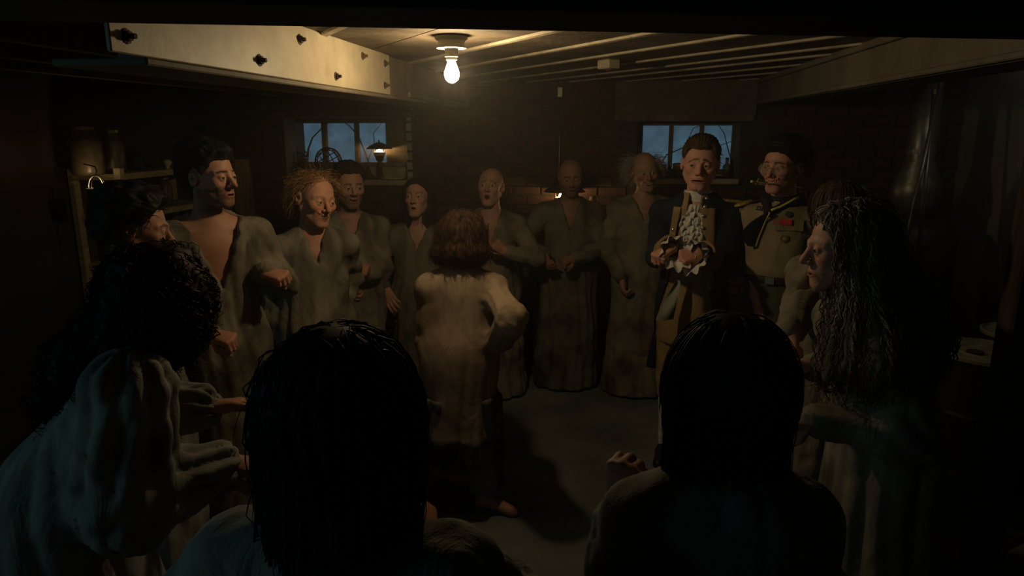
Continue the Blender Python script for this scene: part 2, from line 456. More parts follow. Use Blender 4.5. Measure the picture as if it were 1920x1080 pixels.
for px, py, s in ((238, 68, 1.0), (562, 74, 1.1), (487, 113, 1.1), (680, 105, 1.0), (630, 143, 1.0), (722, 119, 1.0), (722, 160, 1.0)):
    v, z = on_u(px, py, UPL); z = min(2.185, z)
    f = RMB(); R = roty(math.pi / 2)
    f.lathe([(.0, 0), (.017 * s, 0), (.017 * s, .003), (.011 * s, .004), (.011 * s, .012), (.006 * s, .013), (.006 * s, .024), (0, .024)], (UPL - .002, v, z), 10, R)
    f.build('bolt', M['rust'], pl)
rb_ = empty('trim_2', tuple(room(1.1, 3.5, 2.0))); rb_['kind'] = 'structure'
f = RMB(); f.box((1.14, 3.45, 2.112), (.2, 3.9, .176), None, .01); f.build('beam_casing', M['beam'], rb_)
f = RMB(); f.box((1.035, 3.45, 2.036), (.03, 3.9, .02), None, .004); f.build('edge_strip', M['beam'], rb_)
f = RMB(); f.box((1.03, 3.45, 2.185), (.03, 3.9, .03), None, .004); f.build('top_strip', M['beam'], rb_)
# near beam right above the lens
p0, p1 = np.array([-.828, 1.189, 0]), np.array([1.001, 1.43, 0]); bd = unit(p1 - p0); bn = np.array([-bd[1], bd[0], 0])
mb = MB(); c = (p0 + p1) / 2 - bn * .11 + EZ * 2.11; mb.box(c, (6.2, .22, .18), np.stack([bd, bn, EZ], 1), .006)
o = mb.build('trim_3', M['black_beam'], None, tuple(c)); o['kind'] = 'structure'
mb = MB(); q = np.stack([bd, bn, EZ], 1)
# joist end boards seen left of the steel beam
for k in range(3):
    f = RMB(); f.box((-1.75 - .42 * k, 3.4, 2.15), (.05, 3.9, .1), None, .004); o = f.build('joist', M['wood'], None, tuple(room(-1.75 - .42 * k, 3.4, 2.1))); o['kind'] = 'structure'; o.name = 'trim_%d' % (4 + k)
# conduit on the back wall
uc, zc0 = on_v(1051, 168, VB)
ob = empty('conduit_pipe', tuple(room(uc, VB - .02, 1.2)))
f = RMB(); f.tube([(uc, VB - .022, 1.2), (uc, VB - .022, 2.08)], .009, 8); f.build('pipe', M['galv'], ob, smooth=True)
f = RMB(); f.box((uc, VB - .025, 2.12), (.045, .05, .08), None, .006); f.build('junction_cover', M['galv'], ob)
tag(ob, 'thin vertical conduit pipe on the brick wall between the two windows', 'pipe')
# ================================================================== lamps and things
def T(name, loc, label, cat, group=None): return tag(empty(name, tuple(loc)), label, cat, group)

# ---- the ceiling bulb
bp_ = on_z(846, 73, ZC - .012); BX, BY = bp_[0], bp_[1]
e = T('ceiling_bulb', (BX, BY, ZC), 'bare lit light bulb in a round ceiling lampholder', 'light bulb')
MB().lathe([(.0, -.004), (.062, -.004), (.064, -.012), (.052, -.02), (.05, -.034), (.058, -.040), (.058, -.047), (0, -.049)], (BX, BY, ZC), 28).build('ceiling_rose', M['white_enamel'], e, smooth=False)
MB().lathe([(0, -.045), (.026, -.046), (.026, -.078), (.021, -.08), (.021, -.09), (0, -.09)], (BX, BY, ZC), 20).build('socket', M['white_enamel'], e)
MB().lathe([(0, -.086), (.014, -.088), (.0155, -.10), (.023, -.118), (.0285, -.136), (.0285, -.147), (.0245, -.161), (.014, -.171), (.004, -.1745), (0, -.175)], (BX, BY, ZC), 24).build('bulb_glass', M['bulb'], e, smooth=True)
# pull cord box further along the ceiling
p = on_z(1141, 119, ZC - .02)
e = T('ceiling_junction_box', (p[0], p[1], ZC), 'small pale junction box screwed to the ceiling boards', 'junction box')
MB().box((p[0], p[1], ZC - .024), (.10, .075, .046), CR @ rotz(math.pi / 2), .006).build('box', M['lath'], e)
MB().box((p[0] + .012, p[1] - .01, ZC - .05), (.05, .035, .01), CR @ rotz(math.pi / 2), .003).build('cover_plate', M['rust'], e)
MB().lathe([(0, -.058), (.006, -.057), (.006, -.05), (0, -.05)], (p[0] + .03, p[1] - .01, ZC), 8).build('screw', M['dark_steel'], e)

# ---- lamp with a mushroom shade, twice
def mushroom_lamp(base, s, label, power, hat=1.0):
    x, y, z = base
    e = T('mushroom_lamp', base, label, 'lamp', 'mushroom lamps')
    L = lambda pr, nm, m, sm=True: MB().lathe([(r * s, h * s) for r, h in pr], base, 24).build(nm, m, e, smooth=sm)
    L([(0, 0), (.06, 0), (.06, .012), (.03, .02), (.022, .03), (.02, .15), (.024, .16), (0, .16)], 'stem', M['rust'])
    L([(0, .155), (.03, .156), (.036, .18), (.04, .19), (.04, .198), (0, .198)], 'gallery', M['rust'])
    L([(.0, .196), (.046, .197), (.052, .222), (.052, .232), (.045, .233), (.04, .2), (0, .199)], 'bowl', M['ceramic'])
    L([(0, .225), (.024, .226), (.03, .238), (.024, .252), (0, .256)], 'bulb', emit('lamp_flame', (1, .62, .26), power))
    L([(0, .318), (.012, .317), (.03, .312), (.075 * hat, .292), (.118 * hat, .262), (.114 * hat, .260), (.07, .284), (0, .30)], 'shade', M['dark_steel'])
    L([(0, .316), (.006, .316), (.008, .328), (.004, .338), (0, .338)], 'finial', M['dark_steel'])
    MB().tube([(x + .045 * s, y, z + .23 * s), (x + .047 * s, y, z + .29 * s)], .003 * s).build('shade_support', M['dark_steel'], e)
    MB().tube([(x - .045 * s, y, z + .23 * s), (x - .047 * s, y, z + .29 * s)], .003 * s).build('shade_support', M['dark_steel'], e)
    return e
ul, _ = on_v(714, 330, VB + .15)
mushroom_lamp(room(ul, VB + .14, Z1b), .92, 'lit lamp with a dark mushroom shade standing on the left window sill', 100)

# things on the left window sill
def on_sill(px, v=.12): return on_v(px, 320, VB + v)[0]
# round lattice trivet leaning on the glass
c = room(on_v(615, 289, VB + .20)[0], VB + .20, Z1b + .13)
e = T('lattice_disc', (c[0], c[1], Z1b), 'round dark lattice disc standing against the window panes', 'trivet')
rad = .114; ring = [c + EX * rad * math.cos(a) + EZ * rad * math.sin(a) for a in np.linspace(0, 2 * math.pi, 33)[:-1]]
MB().tube(ring, .0075, 6, True).build('rim', M['rust'], e, smooth=True)
ring = [c + EX * (rad - .017) * math.cos(a) + EZ * (rad - .017) * math.sin(a) for a in np.linspace(0, 2 * math.pi, 33)[:-1]]
MB().tube(ring, .0045, 6, True).build('inner_ring', M['rust'], e, smooth=True)
for k in range(-2, 3):
    h = .042 * k; w_ = math.sqrt(rad ** 2 - h * h) * .98
    for a in (.5, .5 + math.pi / 2):
        d1 = EX * math.cos(a) + EZ * math.sin(a); d2 = -EX * math.sin(a) + EZ * math.cos(a)
        MB().tube([c + d2 * h - d1 * w_, c + d2 * h + d1 * w_], .0042, 5).build('lattice_bar', M['rust'], e)
MB().box(c - EZ * .122 , (.10, .05, .014), RR, .003).build('foot', M['rust'], e)
# dark jug with spout
c = room(on_sill(572, .16), VB + .16, Z1b)
e = T('metal_jug', c, 'squat dark jug with a bent spout at the left end of the window sill', 'jug')
MB().lathe([(0, 0), (.045, 0), (.062, .04), (.065, .075), (.05, .115), (.022, .135), (.017, .165), (.025, .178), (0, .18)], c, 18).build('body', M['rust'], e, smooth=True)
MB().tube([c + EZ * .165, c + EZ * .19 - EX * .01, c + EZ * .205 - EX * .035, c + EZ * .195 - EX * .06], [.01, .01, .008, .006]).build('spout', M['rust'], e, smooth=True)
MB().tube([c + EZ * .17 + EX * .02, c + EZ * .205 + EX * .03, c + EZ * .215 + EX * .005], .007).build('handle', M['rust'], e, smooth=True)
# small open wooden house frame
c = room(on_sill(655, .1), VB + .1, Z1b)
e = T('wooden_stand', c, 'small open wooden trestle frame on the sill beside the lattice disc', 'stand')
for sx in (-1, 1):
    MB().tube([c + EX * sx * .085, c + EX * sx * .045 + EZ * .135], .008, 4).build('leg', M['wood'], e)
MB().box(c + EZ * .13, (.11, .03, .014), RR, .002).build('top_rail', M['wood'], e)
MB().box(c + EZ * .05, (.13, .012, .012), RR, .002).build('cross_rail', M['wood'], e)
# dark folded cloth and a dish by the lamp
def sdf_free(*a): pass
c = room(on_sill(690, .08), VB + .08, Z1b)
e = T('stone_cone', c, 'small dark lump of stone on the sill left of the lamp', 'stone')
rs = np.random.RandomState(3)
pr = [(0, 0), (.055, 0), (.05, .02), (.032, .05), (.014, .085), (.003, .105), (0, .106)]
mb = MB().lathe(pr, c, 9); vv = np.array(mb.v); vv += rs.normal(0, .004, vv.shape); mb.v = [tuple(p) for p in vv]; mb.build('lump', M['dark_wood'], e)
c = room(on_sill(738, .03), VB + .03, Z1b)
e = T('open_book', c, 'small open book lying on the sill in front of the lamp', 'book')
for sx in (-1, 1):
    MB().box(c + EX * sx * .042 + EZ * .01, (.08, .1, .012), RR @ roty(-sx * .12), .002).build('page_block', M['sill'], e)
MB().box(c + EZ * .003, (.18, .11, .005), RR, .001).build('cover', M['dark_wood'], e)

# ---- things on the right window sill
for px, r, h, nm, m, lab, cat in ((1275, .06, .1, 'small_bucket', 'pale_wood', 'pale yellow pail on the right window sill behind the officer', 'pail'),
                                  (1362, .032, .14, 'glass_bottle', 'jar', 'dark glass bottle at the right end of the right window sill', 'bottle'),
                                  (1240, .04, .09, 'glass_jar', 'jar', 'small dark jar on the right window sill by the white-haired man', 'jar')):
    c = room(on_v(px, 325, VB + .14)[0], VB + .14, Z2b)
    e = T(nm, c, lab, cat)
    if nm == 'glass_bottle': pr = [(0, 0), (r, 0), (r, h * .6), (r * .4, h * .75), (r * .38, h * .95), (r * .5, h), (0, h)]
    else: pr = [(0, 0), (r * .9, 0), (r, h * .9), (r * 1.04, h), (r * .96, h), (r * .9, h * .15), (0, h * .14)]
    MB().lathe(pr, c, 18).build('body', M[m], e, smooth=True)
    MB().lathe([(r * .9 if nm != 'glass_bottle' else r * .3, h * .97), (r * .92 if nm != 'glass_bottle' else r * .45, h * 1.0), (r * .8 if nm != 'glass_bottle' else r * .4, h * 1.05), (0, h * 1.06)], c, 16).build('lid', M['dark_steel'], e)

# ---- table with a second lamp behind the back row, green cabinet, brick pier
uL, zL = on_v(1052, 400, VB - .25)
def table(u, v, w_, d_, h, name, label, mat):
    e = T(name, room(u, v, 0), label, 'table')
    f = RMB(); f.box((u, v, h - .02), (w_, d_, .04), None, .005); f.build('table_top', mat, e)
    for sx in (-1, 1):
        for sy in (-1, 1):
            f = RMB(); f.box((u + sx * (w_ / 2 - .05), v + sy * (d_ / 2 - .04), (h - .04) / 2), (.05, .05, h - .04), None, .004); f.build('leg', mat, e)
    f = RMB(); f.box((u, v - d_ / 2 + .04, h - .09), (w_ - .1, .02, .09), None, .002); f.build('apron_rail', mat, e)
    return e
table(uL + .27, VB - .19, .9, .32, 1.0, 'narrow_workbench', 'narrow dark workbench against the wall behind the bald men', M['dark_wood'])
mushroom_lamp(room(on_v(1058, 380, VB - .16)[0], VB - .15, 1.0), 1.5, 'lit lamp half hidden behind the man with clasped fists', 60, .9)
c = room(on_v(1112, 360, VB - .12)[0], VB - .13, 1.0)
e = T('glass_demijohn', c, 'tall amber glass jar on the workbench right of the hidden lamp', 'jar')
MB().lathe([(0, 0), (.06, 0), (.068, .02), (.068, .2), (.05, .25), (.028, .28), (.028, .32), (.034, .33), (0, .33)], c, 20).build('body', M['jar'], e, smooth=True)
MB().lathe([(.0, .33), (.026, .33), (.024, .355), (0, .357)], c, 14).build('stopper', M['wood'], e)
c = room(on_v(1135, 400, VB - .2)[0], VB - .2, 1.0)
e = T('tin_can', c, 'small tin can at the right end of the workbench', 'can')
MB().lathe([(0, 0), (.034, 0), (.035, .006), (.033, .01), (.033, .09), (.035, .094), (.031, .095), (.03, .02), (0, .018)], c, 18).build('body', M['galv'], e, smooth=True)
MB().lathe([(.0, .096), (.034, .096), (.034, .1), (0, .101)], c, 18).build('lid', M['galv'], e)
ug = min(on_v(985, 500, VB - .25)[0], uL + .27 - .45 - .26)
e = T('green_cabinet', room(ug, VB - .2, 0), 'low dark green cabinet standing between the two bald men', 'cabinet')
f = RMB(); f.box((ug, VB - .2, .42), (.42, .34, .8), None, .008); f.build('body', M['green'], e)
f = RMB(); f.box((ug, VB - .2, .835), (.46, .38, .03), None, .006); f.build('top', M['green'], e)
for sx in (-1, 1):
    f = RMB(); f.box((ug + sx * .1, VB - .375, .42), (.185, .016, .7), None, .005); d = f.build('door', M['green'], e)
    f = RMB(); f.lathe([(0, 0), (.012, .002), (.014, .016), (0, .02)], (ug + sx * .03, VB - .385, .48), 10, rotx(math.pi / 2)); f.build('knob', M['galv'], d)

# ---- shelving along the left wall, with jars and a hanging lamp
va, vb_ = 4.0, 5.0; us0, us1 = UL + .02, UL + .36
zA = at(200, 327, 4.35)[2]
e = T('shelf_unit', room((us0 + us1) / 2, (va + vb_) / 2, 0), 'pale wooden shelf unit standing against the left wall', 'shelf')
for z in (zA, zA - .26, zA - .58, zA - .95):
    f = RMB(); f.box(((us0 + us1) / 2, (va + vb_) / 2, z - .02), (us1 - us0, vb_ - va, .04), None, .004); f.build('shelf_board', M['pale_wood'], e)
for v in (va, vb_):
    for u in (us0 + .02, us1):
        f = RMB(); f.box((u, v, (zA + .04) / 2), (.045, .05, zA + .04), None, .005); f.build('upright', M['pale_wood'], e)
f = RMB(); f.box((us0 + .005, (va + vb_) / 2, zA / 2 + .2), (.012, vb_ - va, zA - .5)); f.build('back_panel', M['dark_wood'], e)
def jar(px, d_, z, r, h, name, label, mat='jar', lidm='rust'):
    p_ = at(px, 320, d_); c = np.array([p_[0], p_[1], z])
    uu = min(max(c.dot(EX), us0 + r + .01), us1 - r); c = room(uu, c.dot(EY), z)
    e = T(name, c, label, name.split('_')[-1])
    MB().lathe([(0, 0), (r * .9, 0), (r, .02), (r, h * .72), (r * .8, h * .84), (r * .62, h * .9), (r * .62, h), (0, h)], c, 18).build('body', M[mat], e, smooth=True)
    MB().lathe([(0, h), (r * .68, h), (r * .68, h * 1.07), (0, h * 1.08)], c, 16).build('lid', M[lidm], e)
    return e
jar(166, 4.32, zA, .095, .27, 'storage_jar', 'big brown glass jar on top of the shelf unit, above the hanging lamp')
jar(215, 4.6, zA, .075, .25, 'preserve_jar', 'darker glass jar on the shelf unit, second from its left end', 'jar', 'galv')
jar(255, 4.85, zA, .06, .13, 'squat_pot', 'squat dark pot on top of the shelf unit', 'black', 'rust')
p_ = at(297, 310, 4.98); c = room(us1 - .06, p_.dot(EY), zA)
e = T('china_knob', c, 'small round pale china knob on the right part of the shelf top', 'knob')
MB().lathe([(0, 0), (.018, 0), (.012, .01), (.014, .02), (.026, .036), (.026, .052), (.014, .064), (0, .066)], c, 14).build('knob', M['ceramic'], e, smooth=True)
for i, (px, d_, r, h) in enumerate(((245, 4.75, .05, .16), (285, 4.95, .055, .14), (305, 5.1, .05, .18))):
    jar(px, d_, zA - .26, r, h, 'preserve_jar', ('glass jar on the second shelf, leftmost of three', 'middle one of three glass jars on the second shelf', 'glass jar on the second shelf, rightmost of three')[i], 'jar', 'galv')
# hanging pail lamp
c = at(161, 352, 4.12); hu = us1 + .07; c = room(hu, c.dot(EY) - .02, c[2])
e = T('hanging_lamp', c, 'lit pail-shaped lamp hanging from the left end of the shelf unit', 'lamp')
MB().lathe([(0, -.10), (.048, -.10), (.058, -.004), (.062, 0), (.058, 0), (.05, -.09), (0, -.092)], c, 20).build('pail', M['black'], e, smooth=True)
hp = [c + EX * .058 * math.cos(a) + EZ * .075 * math.sin(a) for a in np.linspace(0, math.pi, 13)]
MB().tube(hp, .004, 6).build('bail_handle', M['galv'], e, smooth=True)
hp = [c + EY * .05 * math.cos(a) + EZ * .07 * math.sin(a) for a in np.linspace(0, math.pi, 13)]
MB().tube(hp, .003, 6).build('bail_handle', M['galv'], e, smooth=True)
MB().tube([c + EZ * .075, c + EZ * .1 + EX * .01, c + EZ * .125, c + EZ * .14 - EX * .07], .004).build('hook', M['dark_steel'], e, smooth=True)
MB().lathe([(0, -.03), (.016, -.03), (.02, -.012), (.014, .006), (0, .008)], c, 14).build('bulb', emit('pail_lamp_bulb', (1, .7, .34), 55), e, smooth=True)
MB().tube([c - EZ * .02 - EX * .062, c - EZ * .3 - EX * .055], .004).build('cord', M['pale_wood'], e)
# second shelf unit in the corner of the back wall
ua_, ub_ = on_v(370, 350, VB - .1)[0], on_v(462, 350, VB - .1)[0]; ua_ = max(ua_, UL + .42)
e = T('corner_shelf', room((ua_ + ub_) / 2, VB - .16, 0), 'dark narrow shelf unit on the back wall behind the black-haired man', 'shelf')
zt_ = on_v(455, 305, VB - .2)[1]
for z in (zt_, zt_ - .27, zt_ - .55, zt_ - .85):
    f = RMB(); f.box(((ua_ + ub_) / 2, VB - .15, z), (ub_ - ua_, .26, .028), None, .003); f.build('shelf_board', M['wood'], e)
for u in (ua_, ub_):
    f = RMB(); f.box((u, VB - .15, zt_ / 2), (.03, .27, zt_ + .05), None, .003); f.build('upright', M['wood'], e)
for i, z in enumerate((zt_ - .256, zt_ - .536)):
    cc = room(ub_ - .09, VB - .17, z); e = T('preserve_jar', cc, 'glass jar on the %s of the corner shelf' % ('upper level', 'lower level')[i], 'jar')
    MB().lathe([(0, 0), (.05, 0), (.054, .02), (.054, .12), (.036, .15), (.036, .165), (0, .165)], cc, 16).build('body', M['jar'], e, smooth=True)
    MB().lathe([(0, .165), (.04, .165), (.04, .18), (0, .181)], cc, 14).build('lid', M['galv'], e)

# ---- right side: furnace, flue, leaning poles, drums, post, junk
c = at(1700, 420, 4.35); c[2] = 0
e = T('furnace', c, 'black round-topped furnace with a metal flue in the right corner', 'furnace')
MB().lathe([(0, .04), (.27, .04), (.29, .08), (.29, 1.15), (.27, 1.24), (.2, 1.3), (.1, 1.33), (0, 1.335)], c, 28).build('body', M['black'], e, smooth=True)
MB().lathe([(0, 0), (.30, 0), (.30, .05), (0, .05)], c, 28).build('base_ring', M['dark_steel'], e)
MB().lathe([(.13, 1.33), (.13, 1.4), (.15, 1.44), (.14, 1.52), (.085, 1.66), (.08, 1.72), (.08, 2.19), (.0, 2.19)], c + np.array([.03, 0, 0]), 24).build('flue_pipe', M['galv'], e, smooth=True)
MB().lathe([(0, 1.70), (.086, 1.70), (.086, 1.73), (0, 1.73)], c + np.array([.03, 0, 0]), 24).build('flue_band', M['galv'], e)
MB().box(c + np.array([-.05, -.285, .75]), (.24, .03, .22), None, .008).build('fire_door', M['dark_steel'], e)
MB().tube([at(1757, 185, 4.45), at(1757, 290, 4.45)], .02, 12).build('vent_tube', M['galv'], e, smooth=True)
for k, (a_, b_) in enumerate((((1762, 165), (1716, 372)), ((1751, 182), (1732, 372)))):
    A = at(*a_, 4.15); B = at(*b_, 4.0); D = B - A; B2 = A + D * ((A[2] - 1.0) / (A[2] - B[2]))
    A2 = A - D * .02
    mb = MB().tube([B2 - unit(D) * 0, A2], .012, 8)
    e = T('leaning_pole', B2, ('brighter thin metal pole leaning in front of the flue', 'duller thin metal pole leaning next to the flue')[k], 'pole')
    mb.build('shaft', M['galv'], e, smooth=True)
    MB().tube([A2, A2 + unit(A2 - B2) * .03], .015, 8).build('end_cap', M['galv'], e)
def drum(px, py, zt, r, name, label):
    r_ = ray(px, py); c = CAM + r_ * ((zt - CZ) / r_[2]); c[2] = 0
    e = T(name, c, label, 'drum', 'metal drums by the right wall')
    MB().lathe([(0, 0), (r, 0), (r, .02), (r * .97, .04), (r * .97, zt * .33), (r, zt * .35), (r * .97, zt * .37), (r * .97, zt * .66), (r, zt * .68), (r * .97, zt * .7), (r * .97, zt - .04), (r, zt - .015), (0, zt - .015)], c, 32).build('barrel', M['black'], e, smooth=False)
    MB().lathe([(0, zt - .016), (r * 1.02, zt - .016), (r * 1.03, zt), (r * .98, zt + .004), (r * .93, zt - .008), (r * .55, zt - .006), (r * .52, zt), (r * .48, zt - .006), (0, zt - .006)], c, 36).build('lid', M['drum'], e, smooth=False)
    MB().lathe([(0, zt - .008), (.035, zt - .008), (.035, zt + .006), (.02, zt + .008), (0, zt + .008)], c + np.array([-.06, -.03, 0]), 14).build('bung', M['black'], e)
    return e
drum(1845, 657, .86, .20, 'steel_drum', 'black steel drum with a pale yellow lid, nearer the post')
drum(1915, 622, .86, .17, 'steel_drum', 'second drum with a pale lid, further back behind the post')
c = at(1912, 600, 2.35); 
e = T('support_post', (c[0], c[1], 0), 'dark brown wooden post at the right edge', 'post')
MB().box((c[0], c[1], 1.1), (.10, .10, 2.2), RR, .008).build('shaft', M['dark_wood'], e)
MB().box((c[0], c[1], .06), (.15, .15, .12), RR, .008).build('foot_block', M['dark_wood'], e)
MB().box((c[0], c[1], 2.13), (.16, .16, .1), RR, .008).build('head_block', M['dark_wood'], e)
c = on_z(1785, 1010, .2)
e = T('cardboard_box', (c[0], c[1], 0), 'brown cardboard box on the floor at lower right', 'box')
R_ = rotz(.5)
MB().box((c[0], c[1], .11), (.34, .26, .22), R_, .004).build('carton', M['cardboard'], e)
for s_ in (-1, 1):
    MB().box(np.array([c[0], c[1], .228]) + R_ @ np.array([0, s_ * .16, .02]), (.34, .12, .005), R_ @ rotx(s_ * .5)).build('flap', M['cardboard'], e)
A = on_z(1665, 985, .25); B = on_z(1745, 1058, .05); 
e = T('loose_plank', ((A + B) / 2 * np.array([1, 1, 0])), 'loose wooden plank lying on the floor beside the cardboard box', 'plank')
dl = unit(B - A); sd = unit(np.cross(dl, EZ)); 
MB().box((A + B) / 2, (np.linalg.norm(B - A) + .5, .09, .02), np.stack([dl, sd, np.cross(dl, sd)], 1), .003).build('plank', M['wood'], e)
# assumed lamp, added unseen behind the right beam to light the right wall
c = room(2.05, 3.9, ZC)
e = T('assumed_bay_lamp', c, 'assumed small dim ceiling lamp, added unseen behind the right beam', 'lamp')
MB().lathe([(0, 0), (.05, 0), (.05, -.01), (.02, -.013), (.02, -.016), (0, -.016)], c, 18).build('holder', M['white_enamel'], e)
MB().lathe([(0, -.014), (.014, -.015), (.02, -.027), (.014, -.039), (0, -.041)], c, 14).build('bulb', emit('assumed_bay_bulb', (1, .92, .72), 80), e, smooth=True)
# ================================================================== people: signed-distance bodies, meshed with surface nets
def smin(a, b, k):
    h = np.clip(.5 + .5 * (b - a) / k, 0, 1); return b * (1 - h) + a * h - k * h * (1 - h)
def smax(a, b, k): return -smin(-a, -b, k)
def A3(*v): return np.array(v, float)
def sph(P, c, r): return np.linalg.norm(P - np.asarray(c), axis=1) - r
def cap(P, a, b, r1, r2):
    a = np.asarray(a, float); ab = np.asarray(b, float) - a
    t = np.clip((P - a) @ ab / max(1e-9, ab @ ab), 0, 1)
    return np.linalg.norm(P - a - t[:, None] * ab, axis=1) - (r1 + (r2 - r1) * t)
def ecap(P, a, b, r1, r2, X, ratio):
    """capsule with an elliptical section: full radius along X, squashed by ratio across"""
    a = np.asarray(a, float); ab = np.asarray(b, float) - a; n = unit(ab); X = unit(X - n * (X @ n)); Y = np.cross(n, X)
    t = np.clip((P - a) @ ab / max(1e-9, ab @ ab), 0, 1); v = P - a - t[:, None] * ab
    return (np.sqrt((v @ X) ** 2 + ((v @ Y) / ratio) ** 2 + (v @ n) ** 2) - (r1 + (r2 - r1) * t)) * (ratio * .5 + .5)
def ell(P, c, r):
    q = P - np.asarray(c); r = np.asarray(r, float)
    k0 = np.linalg.norm(q / r, axis=1); k1 = np.linalg.norm(q / (r * r), axis=1) + 1e-9
    return k0 * (k0 - 1) / k1
def wob(P, s, seed=0.0):
    """cheap smooth noise, about -1..1"""
    x, y, z = P[:, 0] * s + seed, P[:, 1] * s + seed * 1.7, P[:, 2] * s - seed
    return (np.sin(x + 1.3 * np.sin(y * .7 + z * .9)) + np.sin(y * 1.13 + 1.1 * np.sin(z * .8 + x * .6)) + np.sin(z * .93 + 1.2 * np.sin(x * .9 + y * .5))) / 3

_C = np.array([(i, j, k) for i in (0, 1) for j in (0, 1) for k in (0, 1)])
_E = [(a, b) for a in range(8) for b in range(a + 1, 8) if np.abs(_C[a] - _C[b]).sum() == 1]
def net(f, lo, hi, h, slack=1.0):
    lo = np.asarray(lo, float); n = (np.ceil((np.asarray(hi) - lo) / (4 * h))).astype(int)
    gi = np.stack(np.meshgrid(*[np.arange(k) for k in n], indexing='ij'), -1).reshape(-1, 3)
    cd_ = f(lo + (gi + .5) * 4 * h)
    act = gi[np.abs(cd_) < 4 * h * .87 * 1.25 + .012 * slack]
    N = n * 4 + 1
    G = np.ones(N, np.float32)
    c3 = cd_.reshape(n); G[:-1, :-1, :-1] = np.repeat(np.repeat(np.repeat(c3, 4, 0), 4, 1), 4, 2)
    Mk = np.zeros(N, bool)
    o5 = np.stack(np.meshgrid(*[np.arange(5)] * 3, indexing='ij'), -1).reshape(-1, 3)
    idx = (act[:, None, :] * 4 + o5[None]).reshape(-1, 3); Mk[idx[:, 0], idx[:, 1], idx[:, 2]] = True
    ii = np.argwhere(Mk); G[Mk] = f(lo + ii * h)
    for ax in range(3):
        for e_ in (0, -1):
            sl = [slice(None)] * 3; sl[ax] = e_; G[tuple(sl)] = np.maximum(G[tuple(sl)], h * .5)
    S = G < 0
    cnt = np.zeros(N - 1, np.int8)
    for c_ in _C: cnt += S[c_[0]:N[0] - 1 + c_[0], c_[1]:N[1] - 1 + c_[1], c_[2]:N[2] - 1 + c_[2]]
    am = (cnt > 0) & (cnt < 8); ac = np.argwhere(am)
    vid = -np.ones(N - 1, np.int64); vid[am] = np.arange(len(ac))
    cv = np.stack([G[ac[:, 0] + c_[0], ac[:, 1] + c_[1], ac[:, 2] + c_[2]] for c_ in _C], 1)
    acc = np.zeros((len(ac), 3)); w = np.zeros(len(ac))
    for a, b in _E:
        va, vb2 = cv[:, a], cv[:, b]; m = (va < 0) != (vb2 < 0)
        t = np.where(m, va / np.where(m, va - vb2, 1), 0)
        acc += np.where(m[:, None], _C[a] + t[:, None] * (_C[b] - _C[a]), 0); w += m
    V = lo + (ac + acc / w[:, None]) * h
    Q = []
    for ax in range(3):
        o1, o2 = (ax + 1) % 3, (ax + 2) % 3
        sl0 = [slice(0, N[k] - 1) for k in range(3)]; sl1 = list(sl0); sl1[ax] = slice(1, N[ax])
        sl0[ax] = slice(0, N[ax] - 1)
        s0, s1 = S[tuple(sl0)], S[tuple(sl1)]
        ed = np.argwhere(s0 != s1)
        ed = ed[(ed[:, o1] > 0) & (ed[:, o2] > 0)]
        if not len(ed): continue
        def cell(d1, d2):
            c_ = ed.copy(); c_[:, o1] -= d1; c_[:, o2] -= d2; return vid[c_[:, 0], c_[:, 1], c_[:, 2]]
        q = np.stack([cell(1, 1), cell(0, 1), cell(0, 0), cell(1, 0)], 1)
        fl = ~s0[ed[:, 0], ed[:, 1], ed[:, 2]]
        q[fl] = q[fl][:, ::-1]; Q.append(q)
    Q = np.concatenate(Q); Q = Q[(Q >= 0).all(1)]
    return V, Q
def merge(parts):
    V, Q, C, n = [], [], [], 0
    for v, q, c in parts: V.append(v); Q.append(q + n); C.append(c); n += len(v)
    return np.concatenate(V), np.concatenate(Q), np.concatenate(C)

# ---- materials for people
M['skin'] = attr_mat('skin', .55, .35, .25, 160)
M['eye'] = attr_mat('eyeball', .12, .6)
def cloth(name, a, b, sc_=5.0, wr=.42):
    """woven stuff: two tones in grubby patches, soft creases and a fine weave as relief"""
    m, nt, bs = _nodes(name); N = nt.nodes; Lk = nt.links
    tc = N.new('ShaderNodeTexCoord')
    def nz(scale, det, stretch=(1, 1, 1), dist=0.0):
        mp = N.new('ShaderNodeMapping'); mp.inputs['Scale'].default_value = stretch; Lk.new(tc.outputs['Object'], mp.inputs[0])
        n_ = N.new('ShaderNodeTexNoise'); n_.inputs['Scale'].default_value = scale; n_.inputs['Detail'].default_value = det; n_.inputs['Distortion'].default_value = dist
        Lk.new(mp.outputs[0], n_.inputs['Vector']); return n_.outputs['Fac']
    cr = N.new('ShaderNodeValToRGB'); e = cr.color_ramp.elements; e[0].position, e[1].position = .36, .60; e[0].color = (*a, 1); e[1].color = (*b, 1)
    Lk.new(nz(sc_, 7, dist=.6), cr.inputs[0]); Lk.new(cr.outputs[0], bs.inputs['Base Color'])
    b1 = N.new('ShaderNodeBump'); b1.inputs['Strength'].default_value = wr; b1.inputs['Distance'].default_value = .035
    Lk.new(nz(9, 3, (1, 1, .45), 1.2), b1.inputs['Height'])
    b2 = N.new('ShaderNodeBump'); b2.inputs['Strength'].default_value = .3; b2.inputs['Distance'].default_value = .004
    Lk.new(nz(260, 2), b2.inputs['Height']); Lk.new(b1.outputs[0], b2.inputs['Normal']); Lk.new(b2.outputs[0], bs.inputs['Normal'])
    bs.inputs['Roughness'].default_value = .93; bs.inputs['Specular IOR Level'].default_value = .1
    return m
M['smock'] = cloth('dirty_linen', (.095, .080, .060), (.275, .235, .175))
M['smock_grey'] = cloth('grey_linen', (.16, .155, .135), (.32, .31, .275))
M['smock_dark'] = cloth('soot_linen', (.07, .062, .046), (.19, .168, .125))
M['smock_cream'] = cloth('cream_linen', (.235, .165, .11), (.47, .345, .24))
M['navy'] = cloth('navy_wool', (.010, .014, .022), (.020, .026, .038))
